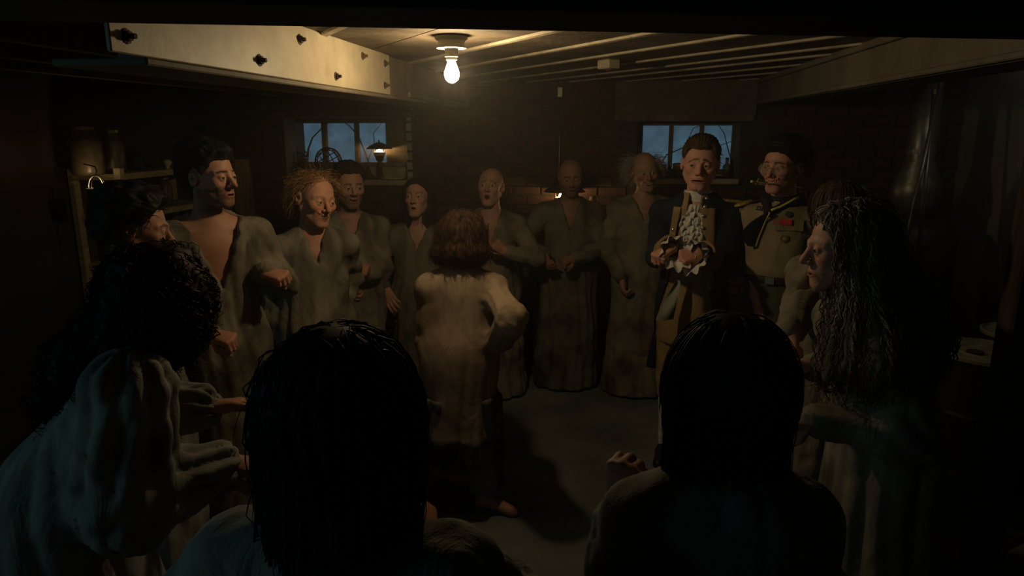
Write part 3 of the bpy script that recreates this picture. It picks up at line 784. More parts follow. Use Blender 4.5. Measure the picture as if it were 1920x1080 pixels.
M['buff'] = cloth('buff_wool', (.25, .165, .075), (.36, .245, .12))
M['lace'] = cloth('white_lace', (.58, .55, .48), (.76, .73, .66), 30)
M['gold'] = noisy('gold_braid', (.34, .24, .05), (.62, .46, .12), 60, .45, .4, 200, metal=.4)
M['silver'] = noisy('silver_button', (.45, .44, .4), (.7, .68, .62), 10, .25, metal=.8)
M['khaki'] = cloth('khaki_cotton', (.24, .18, .105), (.33, .255, .155))
M['olive'] = cloth('olive_trousers', (.055, .06, .04), (.095, .10, .07))
M['kerchief'] = cloth('navy_cotton', (.012, .014, .018), (.028, .032, .038))
M['yellow'] = noisy('yellow_trim', (.66, .54, .07), (.82, .70, .14), 20, .7)
M['red'] = noisy('red_patch', (.45, .02, .02), (.6, .04, .035), 30, .8)
M['leather'] = noisy('dark_leather', (.02, .014, .01), (.045, .03, .02), 14, .5, .3)
M['teeth'] = noisy('teeth', (.45, .38, .26), (.58, .5, .36), 40, .35)
def hairmat(name, a, b, rough=.6): return noisy(name, a, b, 30, rough, spec=.16, stretch=(1, 1, .3))
M['h_black'] = hairmat('black_hair', (.006, .006, .006), (.016, .014, .013))
M['h_dark'] = hairmat('dark_brown_hair', (.010, .008, .006), (.026, .019, .014))
M['h_brown'] = hairmat('brown_hair', (.03, .018, .010), (.075, .045, .025))
M['h_auburn'] = hairmat('auburn_hair', (.03, .014, .008), (.075, .034, .018), .7)
M['h_curl'] = hairmat('dark_auburn_hair', (.018, .007, .005), (.045, .017, .011), .6)
M['h_ginger'] = hairmat('ginger_hair', (.20, .10, .035), (.40, .22, .09), .6)
M['h_grey'] = hairmat('grey_hair', (.20, .175, .135), (.44, .40, .32), .65)
M['h_greybrown'] = hairmat('grey_brown_hair', (.05, .04, .029), (.13, .108, .08), .7)
M['h_white'] = hairmat('white_hair', (.34, .30, .24), (.58, .53, .44), .6)

SKIN = A3(.50, .265, .175)
def head_field(q, o):
    x, y, z = q[:, 0], q[:, 1], q[:, 2]; m = np.stack([np.abs(x), y, z], 1)
    w = o.get('w', 1.0); jd = o.get('jaw', 0.0); g = o.get('gaunt', 0.0)
    mo, mw, sm = o.get('mo', .0025), o.get('mw', .023), o.get('smile', 0.0)
    d = ell(q, (0, .014, .032), (.078 * w, .097, .084))
    d = smin(d, ell(q, (0, -.026, -.03), ((.0635 - .006 * g) * w, .064, .080)), .03)
    d = smin(d, cap(m, (.054 * w, .005, -.05), (.018, -.068, -.096 - jd), .021, .019), .022)
    d = smin(d, sph(m, (.008, -.078, -.101 - jd), .0175), .018)
    d = smin(d, sph(m, (.043 * w, -.061, -.018), .021 + .003 * max(sm, 0)), .018)
    d = smin(d, cap(m, (.010, -.087, .022), (.047 * w, -.064, .019), .0105, .009), .013)
    d = smax(d, -sph(m, (.032, -.106, .002), .021), .012)
    if g: d = smax(d, -sph(m, (.062, -.062, -.055), .018 * g), .02)
    lid = smax(sph(m, (.032, -.0785, .003), .0152), -ell(m, (.0325, -.094, .0014), (.0135, .012, o.get('eye', .0041))), .002)
    d = smin(d, lid, .005)
    nl = o.get('nose', 1.0)
    d = smin(d, cap(q, (0, -.088, .012), (0, -.088 - .025 * nl, -.027), .0075, .0115), .012)
    d = smin(d, sph(m, (.0125, -.1, -.033), .0088), .007)
    d = smax(d, -sph(m, (.0068, -.107, -.0425), .0042), .003)
    mz = -.066 - jd * .5
    d = smin(d, ell(q, (0, -.072, mz), (.036, .027, .03 + jd * .5)), .016)
    zz = z - mz - sm * (x / .03) ** 2 * .011
    lq = np.stack([x, y + .0935 - .35 * np.abs(x) ** 1.0 * .5, zz], 1)
    lip = ell(lq, (0, 0, 0), (mw + .006, .0115, mo + .0078)); d = smin(d, lip, .006)
    op = ell(lq, (0, -.006, 0), (mw, .024, mo)); d = smax(d, -op, .003)
    ear = ell(m, (.080 * w, .018, -.004), (.011, .021, .034)); ear = smax(ear, -sph(m, (.094 * w, .010, .0), .015), .006)
    d = smin(d, ear, .007)
    fo = .5 + .5 * max(0, sm)
    d = smax(d, -cap(m, (.019, -.101, -.040), (.037, -.080, -.072 - jd * .4), .0022 * fo, .0016 * fo), .007)
    d = smax(d, -cap(m, (.018, -.094, -.0135), (.040, -.082, -.017), .0012, .0010), .006)
    if o.get('beard'):
        bd_ = ell(q, (0, -.055, -.085 - jd), (.058, .055, .06)); bd_ += .004 * wob(q, 160)
        d = np.where(True, smin(d, np.maximum(bd_, z + .055), .012), d)
    return d, lip, op
def head_color(q, o):
    x, y, z = q[:, 0], q[:, 1], q[:, 2]; ax = np.abs(x)
    base = np.asarray(o.get('tone', SKIN), float) * (A3(1.0, .85, .80) if 'tone' in o else 1)
    C = np.tile(base, (len(q), 1))
    _, lip, op = head_field(q, o)
    def mix(mask, c): 
        nonlocal C
        mk = np.clip(mask, 0, 1)[:, None]; C = C * (1 - mk) + np.asarray(c) * mk
    front = np.clip((-y - .02) / .02, 0, 1)
    mix(front * .35 * np.exp(-((ax - .045) ** 2 + (z + .02) ** 2) / .0005), base * A3(1.05, .68, .6))
    mix(front * .5 * np.exp(-(x ** 2 + (z + .03) ** 2) / .0002), base * A3(1.05, .68, .6))
    st = o.get('stubble', 0.0)
    if st:
        zone = np.clip((-.038 - z + .3 * np.maximum(0, -.05 - y)) / .012, 0, 1) * np.clip((.035 - y) / .02, 0, 1) * np.clip((z + .16) / .02, 0, 1)
        mix(zone * st * (.75 + .25 * wob(q, 400)), o.get('stubble_c', A3(.05, .04, .035)))
    mix(np.clip((.0035 - lip) / .002, 0, 1) * front * .75, base * A3(.95, .55, .52))
    mix(np.clip((.0012 - op) / .0008, 0, 1) * front, A3(.03, .008, .007))
    bz = .0265 + .06 * (ax - .012) * (ax < .035) - .25 * np.maximum(0, ax - .035) + o.get('brow_tilt', 0) * (ax - .03)
    br = np.clip((.0052 - np.abs(z - bz)) / .002, 0, 1) * (ax > .011) * (ax < .052) * (y < -.05)
    mix(br * o.get('brow', .85), o.get('brow_c', A3(.02, .015, .012)))
    if 'crop' in o:
        zone = np.clip((q @ A3(0, 1, .0) + .01 + .35 * (z - .03)) / .02, 0, 1) * np.clip((z + .06) / .02, 0, 1) * np.clip((o.get('croptop', .2) - z) / .02, 0, 1)
        mix(zone * .7, o['crop'])
    if o.get('beard'): mix(np.clip((-.06 - z) / .012, 0, 1) * (y < .0), o.get('beard_c', A3(.12, .1, .08)))
    return C

def hand_caps(W, D, Nrm, thumb, curl, s=1.0):
    """W wrist, D along the hand, Nrm out of the palm, thumb = +1/-1 side; returns capsules"""
    D = unit(D); Nrm = unit(Nrm - D * (Nrm @ D)); S_ = np.cross(D, Nrm) * thumb
    out = []
    lat = (.030, .011, -.009, -.027); ln = (.073, .081, .076, .060); kn = (.088, .092, .088, .080)
    for i in range(4):
        k = W + (D * kn[i] + S_ * lat[i]) * s
        out.append((W + (D * .008 + S_ * lat[i] * .55) * s, k, .0145 * s, .0118 * s, .012))
        a = 0.0; p = k
        for j, (fr, c_) in enumerate(zip((.46, .30, .24), curl)):
            a += c_ * (1 + .06 * i)
            dd = D * math.cos(a) + Nrm * math.sin(a) + S_ * .10 * (1.5 - i) * max(0, math.cos(a))
            q = p + unit(dd) * ln[i] * fr * s
            out.append((p, q, (.0103, .0092, .0084)[j] * s, (.0094, .0086, .0076)[j] * s, .003)); p = q
    b = W + (D * .022 + S_ * .022 + Nrm * .008) * s
    c1 = min(1.0, curl[0] / 1.2)
    t1 = b + unit(D * .62 + S_ * (.75 - .3 * c1) + Nrm * (.15 + .6 * c1)) * .042 * s
    t2 = t1 + unit(D * .8 + S_ * (.35 - .6 * c1) + Nrm * (.1 + .7 * c1)) * .032 * s
    t3 = t2 + unit(D * (.9 - .5 * c1) + S_ * (.1 - .9 * c1) + Nrm * (.1 + .4 * c1)) * .026 * s
    out += [(b, t1, .0155 * s, .0115 * s, .010), (t1, t2, .0112 * s, .0098 * s, .003), (t2, t3, .0098 * s, .008 * s, .003)]
    out.append((W + (D * .05 + Nrm * .006) * s, W + (D * .06 + Nrm * .006) * s, .021 * s, .02 * s, .015))
    return out
FIST = (1.30, 1.55, .9); LOOSE = (.75, .9, .5); OPEN = (.25, .3, .2)
def caps_field(P, caps):
    d = None
    for a, b, r1, r2, k in caps:
        c_ = cap(P, a, b, r1, r2); d = c_ if d is None else smin(d, c_, k)
    return d
def bbox(caps, pad):
    pts = np.array([c_[i] for c_ in caps for i in (0, 1)]); r = max(max(c_[2], c_[3]) for c_ in caps) + pad
    return pts.min(0) - r, pts.max(0) + r
def ik(Sh, W, l1, l2, pole):
    v = W - Sh; L = np.linalg.norm(v)
    if L > (l1 + l2) * .995: W = Sh + v / L * (l1 + l2) * .995; v = W - Sh; L = np.linalg.norm(v)
    n = v / L; a = (l1 * l1 - l2 * l2 + L * L) / (2 * L); h = math.sqrt(max(0, l1 * l1 - a * a))
    pl_ = unit(np.asarray(pole) - n * (np.asarray(pole) @ n)); return Sh + n * a + pl_ * h, W

class Person:
    def __init__(s, label, head, d, yaw, hyaw=None, pitch=0, roll=0, hs=1.03, root=None, pv=None, nb=None, sw=.175, group='people in ragged smocks',
                 rh=None, lh=None, rpole=None, lpole=None, face=None, detail=.0052, girth=1.0, stance=.1, drop=.19, cut=.15):
        s.cut = cut; s.face = face or {}; s.detail = detail; s.girth = girth
        s.HC = at(head[0], head[1], d); s.yaw = math.radians(yaw); hy = math.radians(yaw if hyaw is None else hyaw)
        s.F = A3(math.sin(s.yaw), -math.cos(s.yaw), 0); s.L = A3(math.cos(s.yaw), math.sin(s.yaw), 0)
        s.HR = rotz(hy) @ rotx(math.radians(pitch)) @ roty(math.radians(roll)); s.hs = hs
        fw = s.HR @ A3(0, -1, 0)
        s.NB = s.HC + s.HR @ A3(0, .03, -.06) * hs + EZ * (-(drop - .06) * hs) - s.F * .0 if nb is None else np.asarray(nb)
        s.PV = np.asarray(pv) if pv is not None else A3(s.NB[0] - s.F[0] * .0, s.NB[1] - s.F[1] * .0, max(.72, s.NB[2] * .62))
        s.root = A3(s.PV[0], s.PV[1], 0) if root is None else np.asarray(root)
        s.e = tag(empty('person', tuple(s.root)), label, 'person', group)
        dn = unit(s.PV - s.NB); s.dn = dn; s.sw = sw
        s.SC = s.NB + dn * .065
        s.SL = s.NB + s.L * sw + dn * .062; s.SR = s.NB - s.L * sw + dn * .062
        s.arms = {}
        for key, Sh, hnd, pole, sg in (('L', s.SL, lh, lpole, 1), ('R', s.SR, rh, rpole, -1)):
            hnd = hnd or {}
            W = hnd.get('w'); W = np.asarray(W, float) if W is not None else Sh + s.L * sg * .07 + s.F * .06 - EZ * .50
            E, W = ik(Sh, W, .275, .25, pole if pole is not None else -s.F * .6 + s.L * sg * .5 - EZ * .5)
            D = unit(hnd['d']) if 'd' in hnd else unit(W - E)
            Np = np.asarray(hnd['n'], float) if 'n' in hnd else -s.L * sg
            s.arms[key] = (Sh, E, W, D, Np, sg, hnd.get('curl', LOOSE), hnd.get('show', True))
        s.feet = [s.root + s.L * sg * stance for sg in (1, -1)]
    def loc(s, V): return V - np.asarray(s.root)
    def put(s, name, me_parts, mat, parent=None, label=None):
        V, Q = me_parts[0], me_parts[1]; C = me_parts[2] if len(me_parts) > 2 else None
        o = obj(name, mesh_np(name, s.loc(V), Q, C), mat, parent or s.e)
        if label: o['label'] = label
        return o
    def mb(s, name, mb, mat, parent=None, smooth=True):
        V = s.loc(np.array(mb.v)); return obj(name, mesh_np(name, V, mb.f, smooth=smooth), mat, parent or s.e)
    def hq(s, P): return (P - s.HC) @ s.HR / s.hs
    def hw(s, q): return s.HC + (np.asarray(q) * s.hs) @ s.HR.T
    def bust(s, P):
        d = head_field(s.hq(P), s.face)[0] * s.hs
        nk = s.face.get('neck', 1.08)
        d = smin(d, cap(P, s.hw((0, .022, -.05)), s.NB, .052 * nk, .058 * nk), .022)
        t = cap(P, s.NB - s.F * .02, s.SL - s.dn * .005, .045, .046); t = smin(t, cap(P, s.NB - s.F * .02, s.SR - s.dn * .005, .045, .046), .03)
        t = smin(t, ecap(P, s.SC + s.dn * .04, s.PV, .128 * s.girth, .13 * s.girth, s.L, .66), .05)
        d = smin(d, t, .035)
        cl = s.NB + s.F * .055 + s.dn * .03
        for sg in (1, -1): d = smin(d, cap(P, cl + s.L * sg * .015, cl + s.L * sg * .12 - s.F * .02, .008, .008), .012)
        return d
    def body(s, legs=True):
        h = s.detail if s.face.get('eyes', True) else .009
        lo = np.minimum(s.HC, s.NB) - A3(.21, .21, .0); lo[2] = s.NB[2] - s.cut; hi = np.maximum(s.HC, s.NB) + A3(.21, .21, .14)
        hi[2] = s.HC[2] + .15
        V, Q = net(s.bust, lo, hi, h)
        parts = [(V, Q, head_color(s.hq(V), s.face))]
        tone = np.asarray(s.face.get('tone', SKIN)) * A3(1.0, .78, .72)
        for key, (Sh, E, W, D, Np, sg, curl, show) in s.arms.items():
            if not show: continue
            mid = W * .5 + E * .5
            caps = [(E, mid, .040, .037, .01), (mid, W + D * .012, .037, .027, .02)] + hand_caps(W, D, Np, sg if True else 1, curl, s.hs)
            lo, hi = bbox(caps, .012)
            v, q = net(lambda P: caps_field(P, caps), lo, hi, max(.0044, min(h, .0052))); parts.append((v, q, np.tile(tone, (len(v), 1))))
        caps = [(s.SL, s.arms['L'][1], .05, .042, .02), (s.SR, s.arms['R'][1], .05, .042, .02)]
        kn = []
        for i, sg in enumerate((1, -1)):
            hip = s.PV + s.L * sg * .085; ft = s.feet[i]; an = ft + EZ * .075
            kk = (hip + an) / 2 + s.F * .035; kn.append(kk)
            caps += [(hip, kk, .075, .055, .03), (kk, an, .052, .036, .02), (an, ft + EZ * .03 - s.F * .03, .038, .032, .015), (an - EZ * .02, ft + EZ * .026 + s.F * .14, .036, .028, .02)]
            for t in range(5): caps.append((ft + EZ * .022 + s.F * .14 + s.L * sg * (-.03 + .015 * t), ft + EZ * .014 + s.F * (.185 - .009 * t) + s.L * sg * (-.032 + .017 * t), .013, .010 - .0006 * t, .006))
        def low(P):
            return smin(caps_field(P, caps), ecap(P, s.SC + s.dn * .06, s.PV, .13 * s.girth, .13 * s.girth, s.L, .68), .05)
        lo, hi = bbox(caps, .03)
        lo = np.minimum(lo, s.PV - .2); hi = np.maximum(hi, s.SC + .2); lo[2] = -.01
        v, q = net(low, lo, hi, .019); parts.append((v, q, np.tile(tone * .9, (len(v), 1))))
        s.bodyo = s.put('body', merge(parts), M['skin'])
        if s.face.get('eyes', True): s.eyes()
        return s
    def eyes(s):
        gz = unit(s.face.get('gaze', (0, -1, -.02)))
        iris = np.asarray(s.face.get('iris', (.06, .04, .025)))
        mb = MB().lathe([(0, -1)] + [(math.sin(a), -math.cos(a)) for a in np.linspace(.15, math.pi - .15, 14)] + [(0, 1)], (0, 0, 0), 18)
        U = np.array(mb.v); ca = unit_rows(U) @ gz
        C = np.tile(A3(.62, .56, .48), (len(U), 1)); C[ca > .80] = iris; C[ca > .94] = .004
        for sg in (1, -1):
            V = s.hw(U * .0136 + A3(sg * .032, -.0785, .003))
            obj('eye', mesh_np('eye', s.loc(V), mb.f, C), M['eye'], s.e)
    def teeth(s, z=-.0645, w=.020, h=.008, lower=False):
        mb = MB(); n = 8; mz = -.066 - s.face.get('jaw', 0) * .5
        for i in range(n):
            x = (i - (n - 1) / 2) * 2 * w / n; sm = s.face.get('smile', 0)
            c_ = A3(x, -.0925 + 9 * x * x, z + sm * (x / .03) ** 2 * .011)
            mb.box(s.hw(c_), np.array((2 * w / n * .92, .006, h)) * s.hs, s.HR @ rotz(18 * x), .0012)
        s.mb('teeth', mb, M['teeth'], smooth=False)
    # ------------------------------------------------ clothing
    def smock_f(s, hem=.015, vn=.16, vw=.062, skirt=.25, waist=.165, sleeve=.057, cuff=.046, back=False, k_fold=1.35, seed=0.0, grow=0.0, sleeve_to=1.0, pleat=.004, drape=.055):
        g = s.girth
        fl = A3(s.root[0], s.root[1], 0) if not hasattr(s, 'hemc') else s.hemc
        def f(P):
            z = P[:, 2]
            d = ecap(P, s.SC + s.dn * .035, s.PV, .158 * g, waist * g + .012, s.L, .72)
            d = smin(d, ecap(P, s.PV, fl + EZ * hem, waist * g + .012, skirt, s.L, .84), .08)
            d = smin(d, cap(P, s.NB - s.F * .025 + s.dn * .012, s.SL, .058, .062), .035); d = smin(d, cap(P, s.NB - s.F * .025 + s.dn * .012, s.SR, .058, .062), .035)
            # folds hanging from chest and hips
            v = P - (s.PV + fl) / 2; th = np.arctan2(v @ s.F, v @ s.L)
            hang = np.clip((s.SC[2] - z) / (s.SC[2] - hem), 0, 1)
            rd = lambda t: 1 - 2 * np.abs(np.sin(t)) ** .8
            d += k_fold * (.25 + .75 * hang ** .8) * (.012 * rd(th * 4.5 + .9 * np.sin(z * 3.1 + seed) + seed) + .009 * rd(th * 8.5 + 1.3 * np.sin(z * 4.7 - seed) + 2 * seed)) * (.55 + .45 * wob(P * A3(1, 1, .35), 9, seed))
            d += k_fold * .007 * rd(z * 13 + 2.2 * th + 2.5 * wob(P, 6, seed)) * np.clip(wob(P, 5, seed + 4), 0, 1)
            for key in 'LR':
                Sh, E, W, D, Np, sg, curl, show = s.arms[key]
                W2 = E + (W - E) * sleeve_to
                def pleat_(A0, A1):
                    n_ = unit(A1 - A0); e1 = unit(np.cross(n_, A3(.3, .2, 1))); e2 = np.cross(n_, e1); v_ = P - A0
                    return pleat * rd(np.arctan2(v_ @ e1, v_ @ e2) * 4 + 1.2 * wob(P, 7, seed))
                a = smin(cap(P, Sh, E, sleeve * .93, sleeve) + pleat_(Sh, E), cap(P, E, W2 - (W2 - E) * .06, sleeve, cuff) + pleat_(E, W2), .03)
                ax1 = unit(W - Sh); tt = (P - Sh) @ ax1
                a += k_fold * (.0075 * rd(tt * 34 + 2.6 * wob(P, 8, seed) + sg) * (.5 + .5 * wob(P, 10, seed + 2)) + .004 * wob(P, 36, seed))
                d = smin(d, a, drape)
            d += .0045 * k_fold * wob(P, 21, seed) - grow
            d = smax(d, hem + .012 * np.sin(th * 5 + seed) * (hem > .05) - z, .008)
            # neck opening and the V in front
            n = P - s.NB; up = n @ -s.dn; u_ = n @ s.L; fr = n @ s.F
            rad = np.sqrt(u_ ** 2 + (fr * 1.0) ** 2)
            hole = np.maximum(rad - .064, -.018 - up)
            ve_ = np.maximum(np.abs(u_) - np.maximum(-1, (up + vn) * vw / vn) - .004 * np.sin(up * 90), -(fr - .0)) if vn > 0 else hole
            if vn > 0: ve_ = np.maximum(ve_, -(up + vn))
            d = smax(d, -hole, .012); d = smax(d, -ve_ * .8, .008)
            return d
        return f
    def smock(s, mat, h=.0125, name='smock', **kw):
        f = s.smock_f(**kw); s.cf = f
        pts = np.array([s.NB, s.PV, s.root] + [a[i] for a in s.arms.values() for i in (0, 1, 2)])
        r = max(.34, kw.get('skirt', .25) + .06)
        lo = np.minimum(pts.min(0) - .13, s.PV - r); hi = np.maximum(pts.max(0) + .13, s.PV + r); lo[2] = kw.get('hem', .015) - .02
        lo[:2] = np.minimum(lo[:2], s.root[:2] - r); hi[:2] = np.maximum(hi[:2], s.root[:2] + r); hi[2] = max(s.NB[2] + .12, pts[:, 2].max() + .13)
        s.robe = s.put(name, net(f, lo, hi, h, 1.6), M[mat]); return s
    # ------------------------------------------------ hair
    def cap_f(s, th=.012, front=0.0, low=-.06, bump=.003, freq=120, top=None, back=0.0, lift=0.0, comb='y', groove=.0016, temple=.016, edge=.026):
        def f(q):
            x, y, z = q[:, 0], q[:, 1], q[:, 2]; ax = np.abs(x)
            t = th + back * np.clip((y - .0) / .1, 0, 1) + lift * np.clip((z - .05) / .07, 0, 1)
            yl = np.where(z > .02, -.022 - .85 * (z - .02), -.022 + .62 * (.02 - z)) + front + temple * np.exp(-((ax - .045) / .016) ** 2) * np.clip((z - .04) / .02, 0, 1)
            e_ = np.minimum(y - yl, (z - low) * 1.2)
            if top is not None: e_ = np.minimum(e_, (top - z) * 1.5)
            ea = ell(np.stack([ax, y, z], 1), (.082, .014, -.010), (.03, .028, .042))
            e_ = np.minimum(e_, ea * 1.6)
            k = np.clip((e_ + .004 * wob(q, 170, 3)) / edge, 0, 1); k = k * k * (3 - 2 * k)
            an = np.arctan2(x, z - .02) if comb == 'y' else (np.arctan2(y, z - .02) if comb == 'x' else np.arctan2(x, -y))
            gr = groove * np.sin(an * 46 + 2.5 * wob(q, 26, 2)) + groove * .7 * np.sin(an * 83 + 3 * wob(q, 33, 7))
            return ell(q, (0, .014, .032), (.0785, .0975, .0845)) - (-.006 + (t + .006) * k) + (bump * wob(q, freq, 1.0) + gr) * k
        return f
    def cap(s, mat, h=.0045, **kw):
        f = s.cap_f(**kw); b = .155 * s.hs
        V, Q = net(lambda P: f(s.hq(P)) * s.hs, s.HC - b, s.HC + b * A3(1, 1, 1.05), h); s.hair = s.put('hair', (V, Q), M[mat]); return s
    def strands(s, mat, n=500, length=.3, seg=14, width=.004, grav=.16, part=.3, frizz=.01, wave=.03, front=0.0, low=-.055, top=None, out=.5, layers=.02, seed=1, jitter=.25, comb=(0, .5, 0), name='hair', coll=True, lmin=.6):
        R_ = np.random.RandomState(seed)
        U = R_.normal(size=(n * 6, 3)); U /= np.linalg.norm(U, axis=1)[:, None]
        q = A3(0, .014, .034) + U * A3(.0775, .0975, .0875)
        yl = np.where(q[:, 2] > .02, -.022 - .85 * (q[:, 2] - .02), -.022 + .62 * (.02 - q[:, 2])) + front
        ok = (q[:, 1] > yl) & (q[:, 2] > low)
        if top is not None: ok &= q[:, 2] < top
        q = q[ok][:n]; U = U[ok][:n]; n = len(q)
        p = s.hw(q); nrm = U @ s.HR.T
        cmb = np.tile(np.asarray(comb, float), (n, 1)); cmb[:, 0] += part * np.sign(q[:, 0]); cmb = cmb @ s.HR.T
        v = nrm * out + cmb + R_.normal(0, jitter, (n, 3)); v /= np.linalg.norm(v, axis=1)[:, None]
        Ls = length * (lmin + (1 - lmin) * R_.rand(n)); off = layers * R_.rand(n)
        cf = getattr(s, 'cf', None) if coll else None
        def cl(P):
            d = ell(s.hq(P), (0, .012, .02), (.078, .099, .105)) * s.hs
            d = np.minimum(d, cap(P, s.hw((0, .02, -.05)), s.NB, .058, .062))
            if cf is not None: d = np.minimum(d, cf(P) - .004)
            return d
        pts = [p]; ph = R_.rand(n) * 6.28; e_ = .004
        for k in range(seg):
            v = v * (1 - grav) + A3(0, 0, -1) * grav + R_.normal(0, frizz, (n, 3)); v /= np.linalg.norm(v, axis=1)[:, None]
            p = p + v * (Ls / seg)[:, None]
            dd = cl(p) - off * min(1, (k + 1) / 3); bad = dd < 0
            if bad.any():
                pb = p[bad]; d0 = cl(pb)
                gr = np.stack([(cl(pb + A3(*np.eye(3)[i]) * e_) - d0) / e_ for i in range(3)], 1)
                gr /= np.linalg.norm(gr, axis=1)[:, None] + 1e-6
                p[bad] = pb - gr * dd[bad][:, None]
            pts.append(p.copy())
        P = np.stack(pts, 1)
        s._tubes(mat, P, Ls, width, wave, .055 / s.face.get('curlf', .5), R_); return s
    def mane(s, mat, field, lo, hi, h=.0065, parent=None):
        """a solid mass of hair (world-space field)"""
        s.hvf = field; V, Q = net(field, lo, hi, h, 1.6); s.manev = V; o = s.put('hair', (V, Q), M[mat], parent); s.maneo = o; return s
    def flow(s, mat, n=400, length=.25, seg=14, width=.002, layer=.008, wave=0.0, wlen=.05, zr=(0, 1), ymax=None, down=.35, free=.75, seed=1, jitter=.15, lmin=.5, sel=None):
        """strands that start on the mass of hair and run down over it"""
        R_ = np.random.RandomState(seed); V = s.manev; z0, z1 = V[:, 2].min(), V[:, 2].max()
        ok = (V[:, 2] >= z0 + (z1 - z0) * zr[0]) & (V[:, 2] <= z0 + (z1 - z0) * zr[1])
        if sel is not None: ok &= sel(s.hq(V))
        V = V[ok]; p = V[R_.randint(0, len(V), n)].copy(); e_ = .004; I3 = np.eye(3)
        def grad(P):
            d0 = s.hvf(P); g = np.stack([(s.hvf(P + I3[i] * e_) - d0) / e_ for i in range(3)], 1); return d0, g / (np.linalg.norm(g, axis=1)[:, None] + 1e-6)
        Ls = length * (lmin + (1 - lmin) * R_.rand(n)); off = layer * R_.rand(n) + .001
        _, g = grad(p); v = A3(0, 0, -1) + R_.normal(0, jitter, (n, 3)) ; rad = p - s.HC; v += .6 * rad / (np.linalg.norm(rad, axis=1)[:, None] + 1e-6)
        pts = [p + g * off[:, None] * .3]
        for k in range(seg):
            v = v * (1 - down) + A3(0, 0, -1) * down + R_.normal(0, jitter * .25, (n, 3))
            d0, g = grad(p); v = v - g * (v * g).sum(1)[:, None] * (1.0 if k < seg * free else .2)
            v /= np.linalg.norm(v, axis=1)[:, None] + 1e-6
            p = p + v * (Ls / seg)[:, None]
            d0, g = grad(p); m = (np.abs(d0) < .04) & ((d0 < off) | (k < seg * free))
            p = np.where(m[:, None], p - g * (d0 - off)[:, None], p); pts.append(p.copy())
        s._tubes(mat, np.stack(pts, 1), Ls, width, wave, wlen, R_)
        return s
    def _tubes(s, mat, P, Ls, width, wave, wlen, R_):
        n, sg_ = P.shape[0], P.shape[1] - 1; t = np.arange(sg_ + 1) / sg_
        if wave:
            side = R_.normal(size=(n, 3)); side /= np.linalg.norm(side, axis=1)[:, None]; s2 = np.cross(side, A3(0, 0, 1)); s2 /= np.linalg.norm(s2, axis=1)[:, None] + 1e-6
            c_ = Ls[:, None] / wlen * 6.283 * t[None] + 6.28 * R_.rand(n)[:, None]; am = wave * np.minimum(1, t * 4)[None]
            P = P + am[..., None] * (np.sin(c_)[..., None] * side[:, None] + np.cos(c_)[..., None] * s2[:, None])
        tan = np.gradient(P, axis=1); tan /= np.linalg.norm(tan, axis=2)[..., None] + 1e-9
        sd_ = np.cross(tan, R_.normal(size=(n, 1, 3))); sd_ /= np.linalg.norm(sd_, axis=2)[..., None] + 1e-9; up = np.cross(tan, sd_)
        w_ = width * (1 - .8 * t ** 2)[None, :, None] * (.6 + .8 * R_.rand(n))[:, None, None]
        V = np.stack([P + w_ * (math.cos(a) * sd_ + math.sin(a) * up) for a in (0, 2.094, 4.189)], 2).reshape(-1, 3)
        b = (np.arange(n)[:, None] * (sg_ + 1) + np.arange(sg_)[None]).ravel() * 3
        Q = np.concatenate([np.stack([b + i, b + (i + 1) % 3, b + 3 + (i + 1) % 3, b + 3 + i], 1) for i in range(3)])
        o = s.put('hair_strands', (V, Q), M[mat]); o['kind'] = 'stuff'
def unit_rows(U): return U / np.linalg.norm(U, axis=1)[:, None]
def tr(f, px, py, t0=.5, t1=7.0):
    """first point of a cloth surface on a line of sight, and its normal"""
    r = unit(ray(px, py)); t = t0
    for _ in range(220):
        d = float(f((CAM + r * t)[None])[0])
        if d < .0008: break
        t += max(.001, d * .6)
        if t > t1: return None
    p = CAM + r * t; e_ = .003; b = np.array([p + A3(*np.eye(3)[i]) * e_ for i in range(3)] + [p])
    v = f(b); n = unit(v[:3] - v[3]); return p, n
# ================================================================== the cast, back row first
def W(px, py, d): return at(px, py, d)
X_, Y_ = A3(1, 0, 0), A3(0, 1, 0)

# balding man with dark beard shadow, fists together before the second lamp
p = Person('balding man in a dark open-collared smock, both fists together, in front of the hidden lamp', (1070, 332), 4.85, 0, 0, 14, hs=1.02, cut=.24,
    rh=dict(w=W(1022, 478, 4.62), d=A3(.25, -.5, -.75), n=A3(1, .2, 0), curl=FIST), lh=dict(w=W(1076, 482, 4.62), d=A3(-.75, -.45, -.2), n=A3(-.2, .3, -1), curl=FIST),
    rpole=A3(-1, .3, -.3), lpole=A3(1, .3, -.3), face=dict(tone=(.34, .20, .14), stubble=.6, mw=.024, smile=.8, mo=.004, crop=A3(.03, .025, .02), croptop=.07, gaze=(-.1, -1, .1), eye=.0045))
p.body().smock('smock_dark', vn=.19, vw=.06, skirt=.24, seed=1.1)
# singing bald man
p = Person('bald man singing with mouth wide open, one fist raised to his chest', (920, 349), 4.7, -4, -10, -6, roll=3, hs=1.04, cut=.26,
    lh=dict(w=W(948, 472, 4.45), d=A3(-.6, -.3, .55), n=A3(-.2, .9, -.4), curl=FIST), lpole=A3(.8, -.1, -.7), rh=dict(w=W(880, 520, 4.5)), rpole=A3(-1, .2, -.4),
    face=dict(tone=(.52, .32, .235), jaw=.012, mo=.0125, mw=.016, w=.98, brow=.5, brow_tilt=-.2, gaze=(-.2, -1, 0), eye=.005))
p.body(); p.cap('h_grey', th=.002, top=.02, front=.02, bump=.001); p.smock('smock', vn=.21, vw=.058, skirt=.24, seed=2.3)
p.mb('drawstring', MB().tube([p.NB + p.F * .10 + p.L * -.01 - EZ * .04, p.NB + p.F * .125 + p.L * -.012 - EZ * .08, p.NB + p.F * .128 + p.L * -.006 - EZ * .13], .0025, 5), M['leather'])
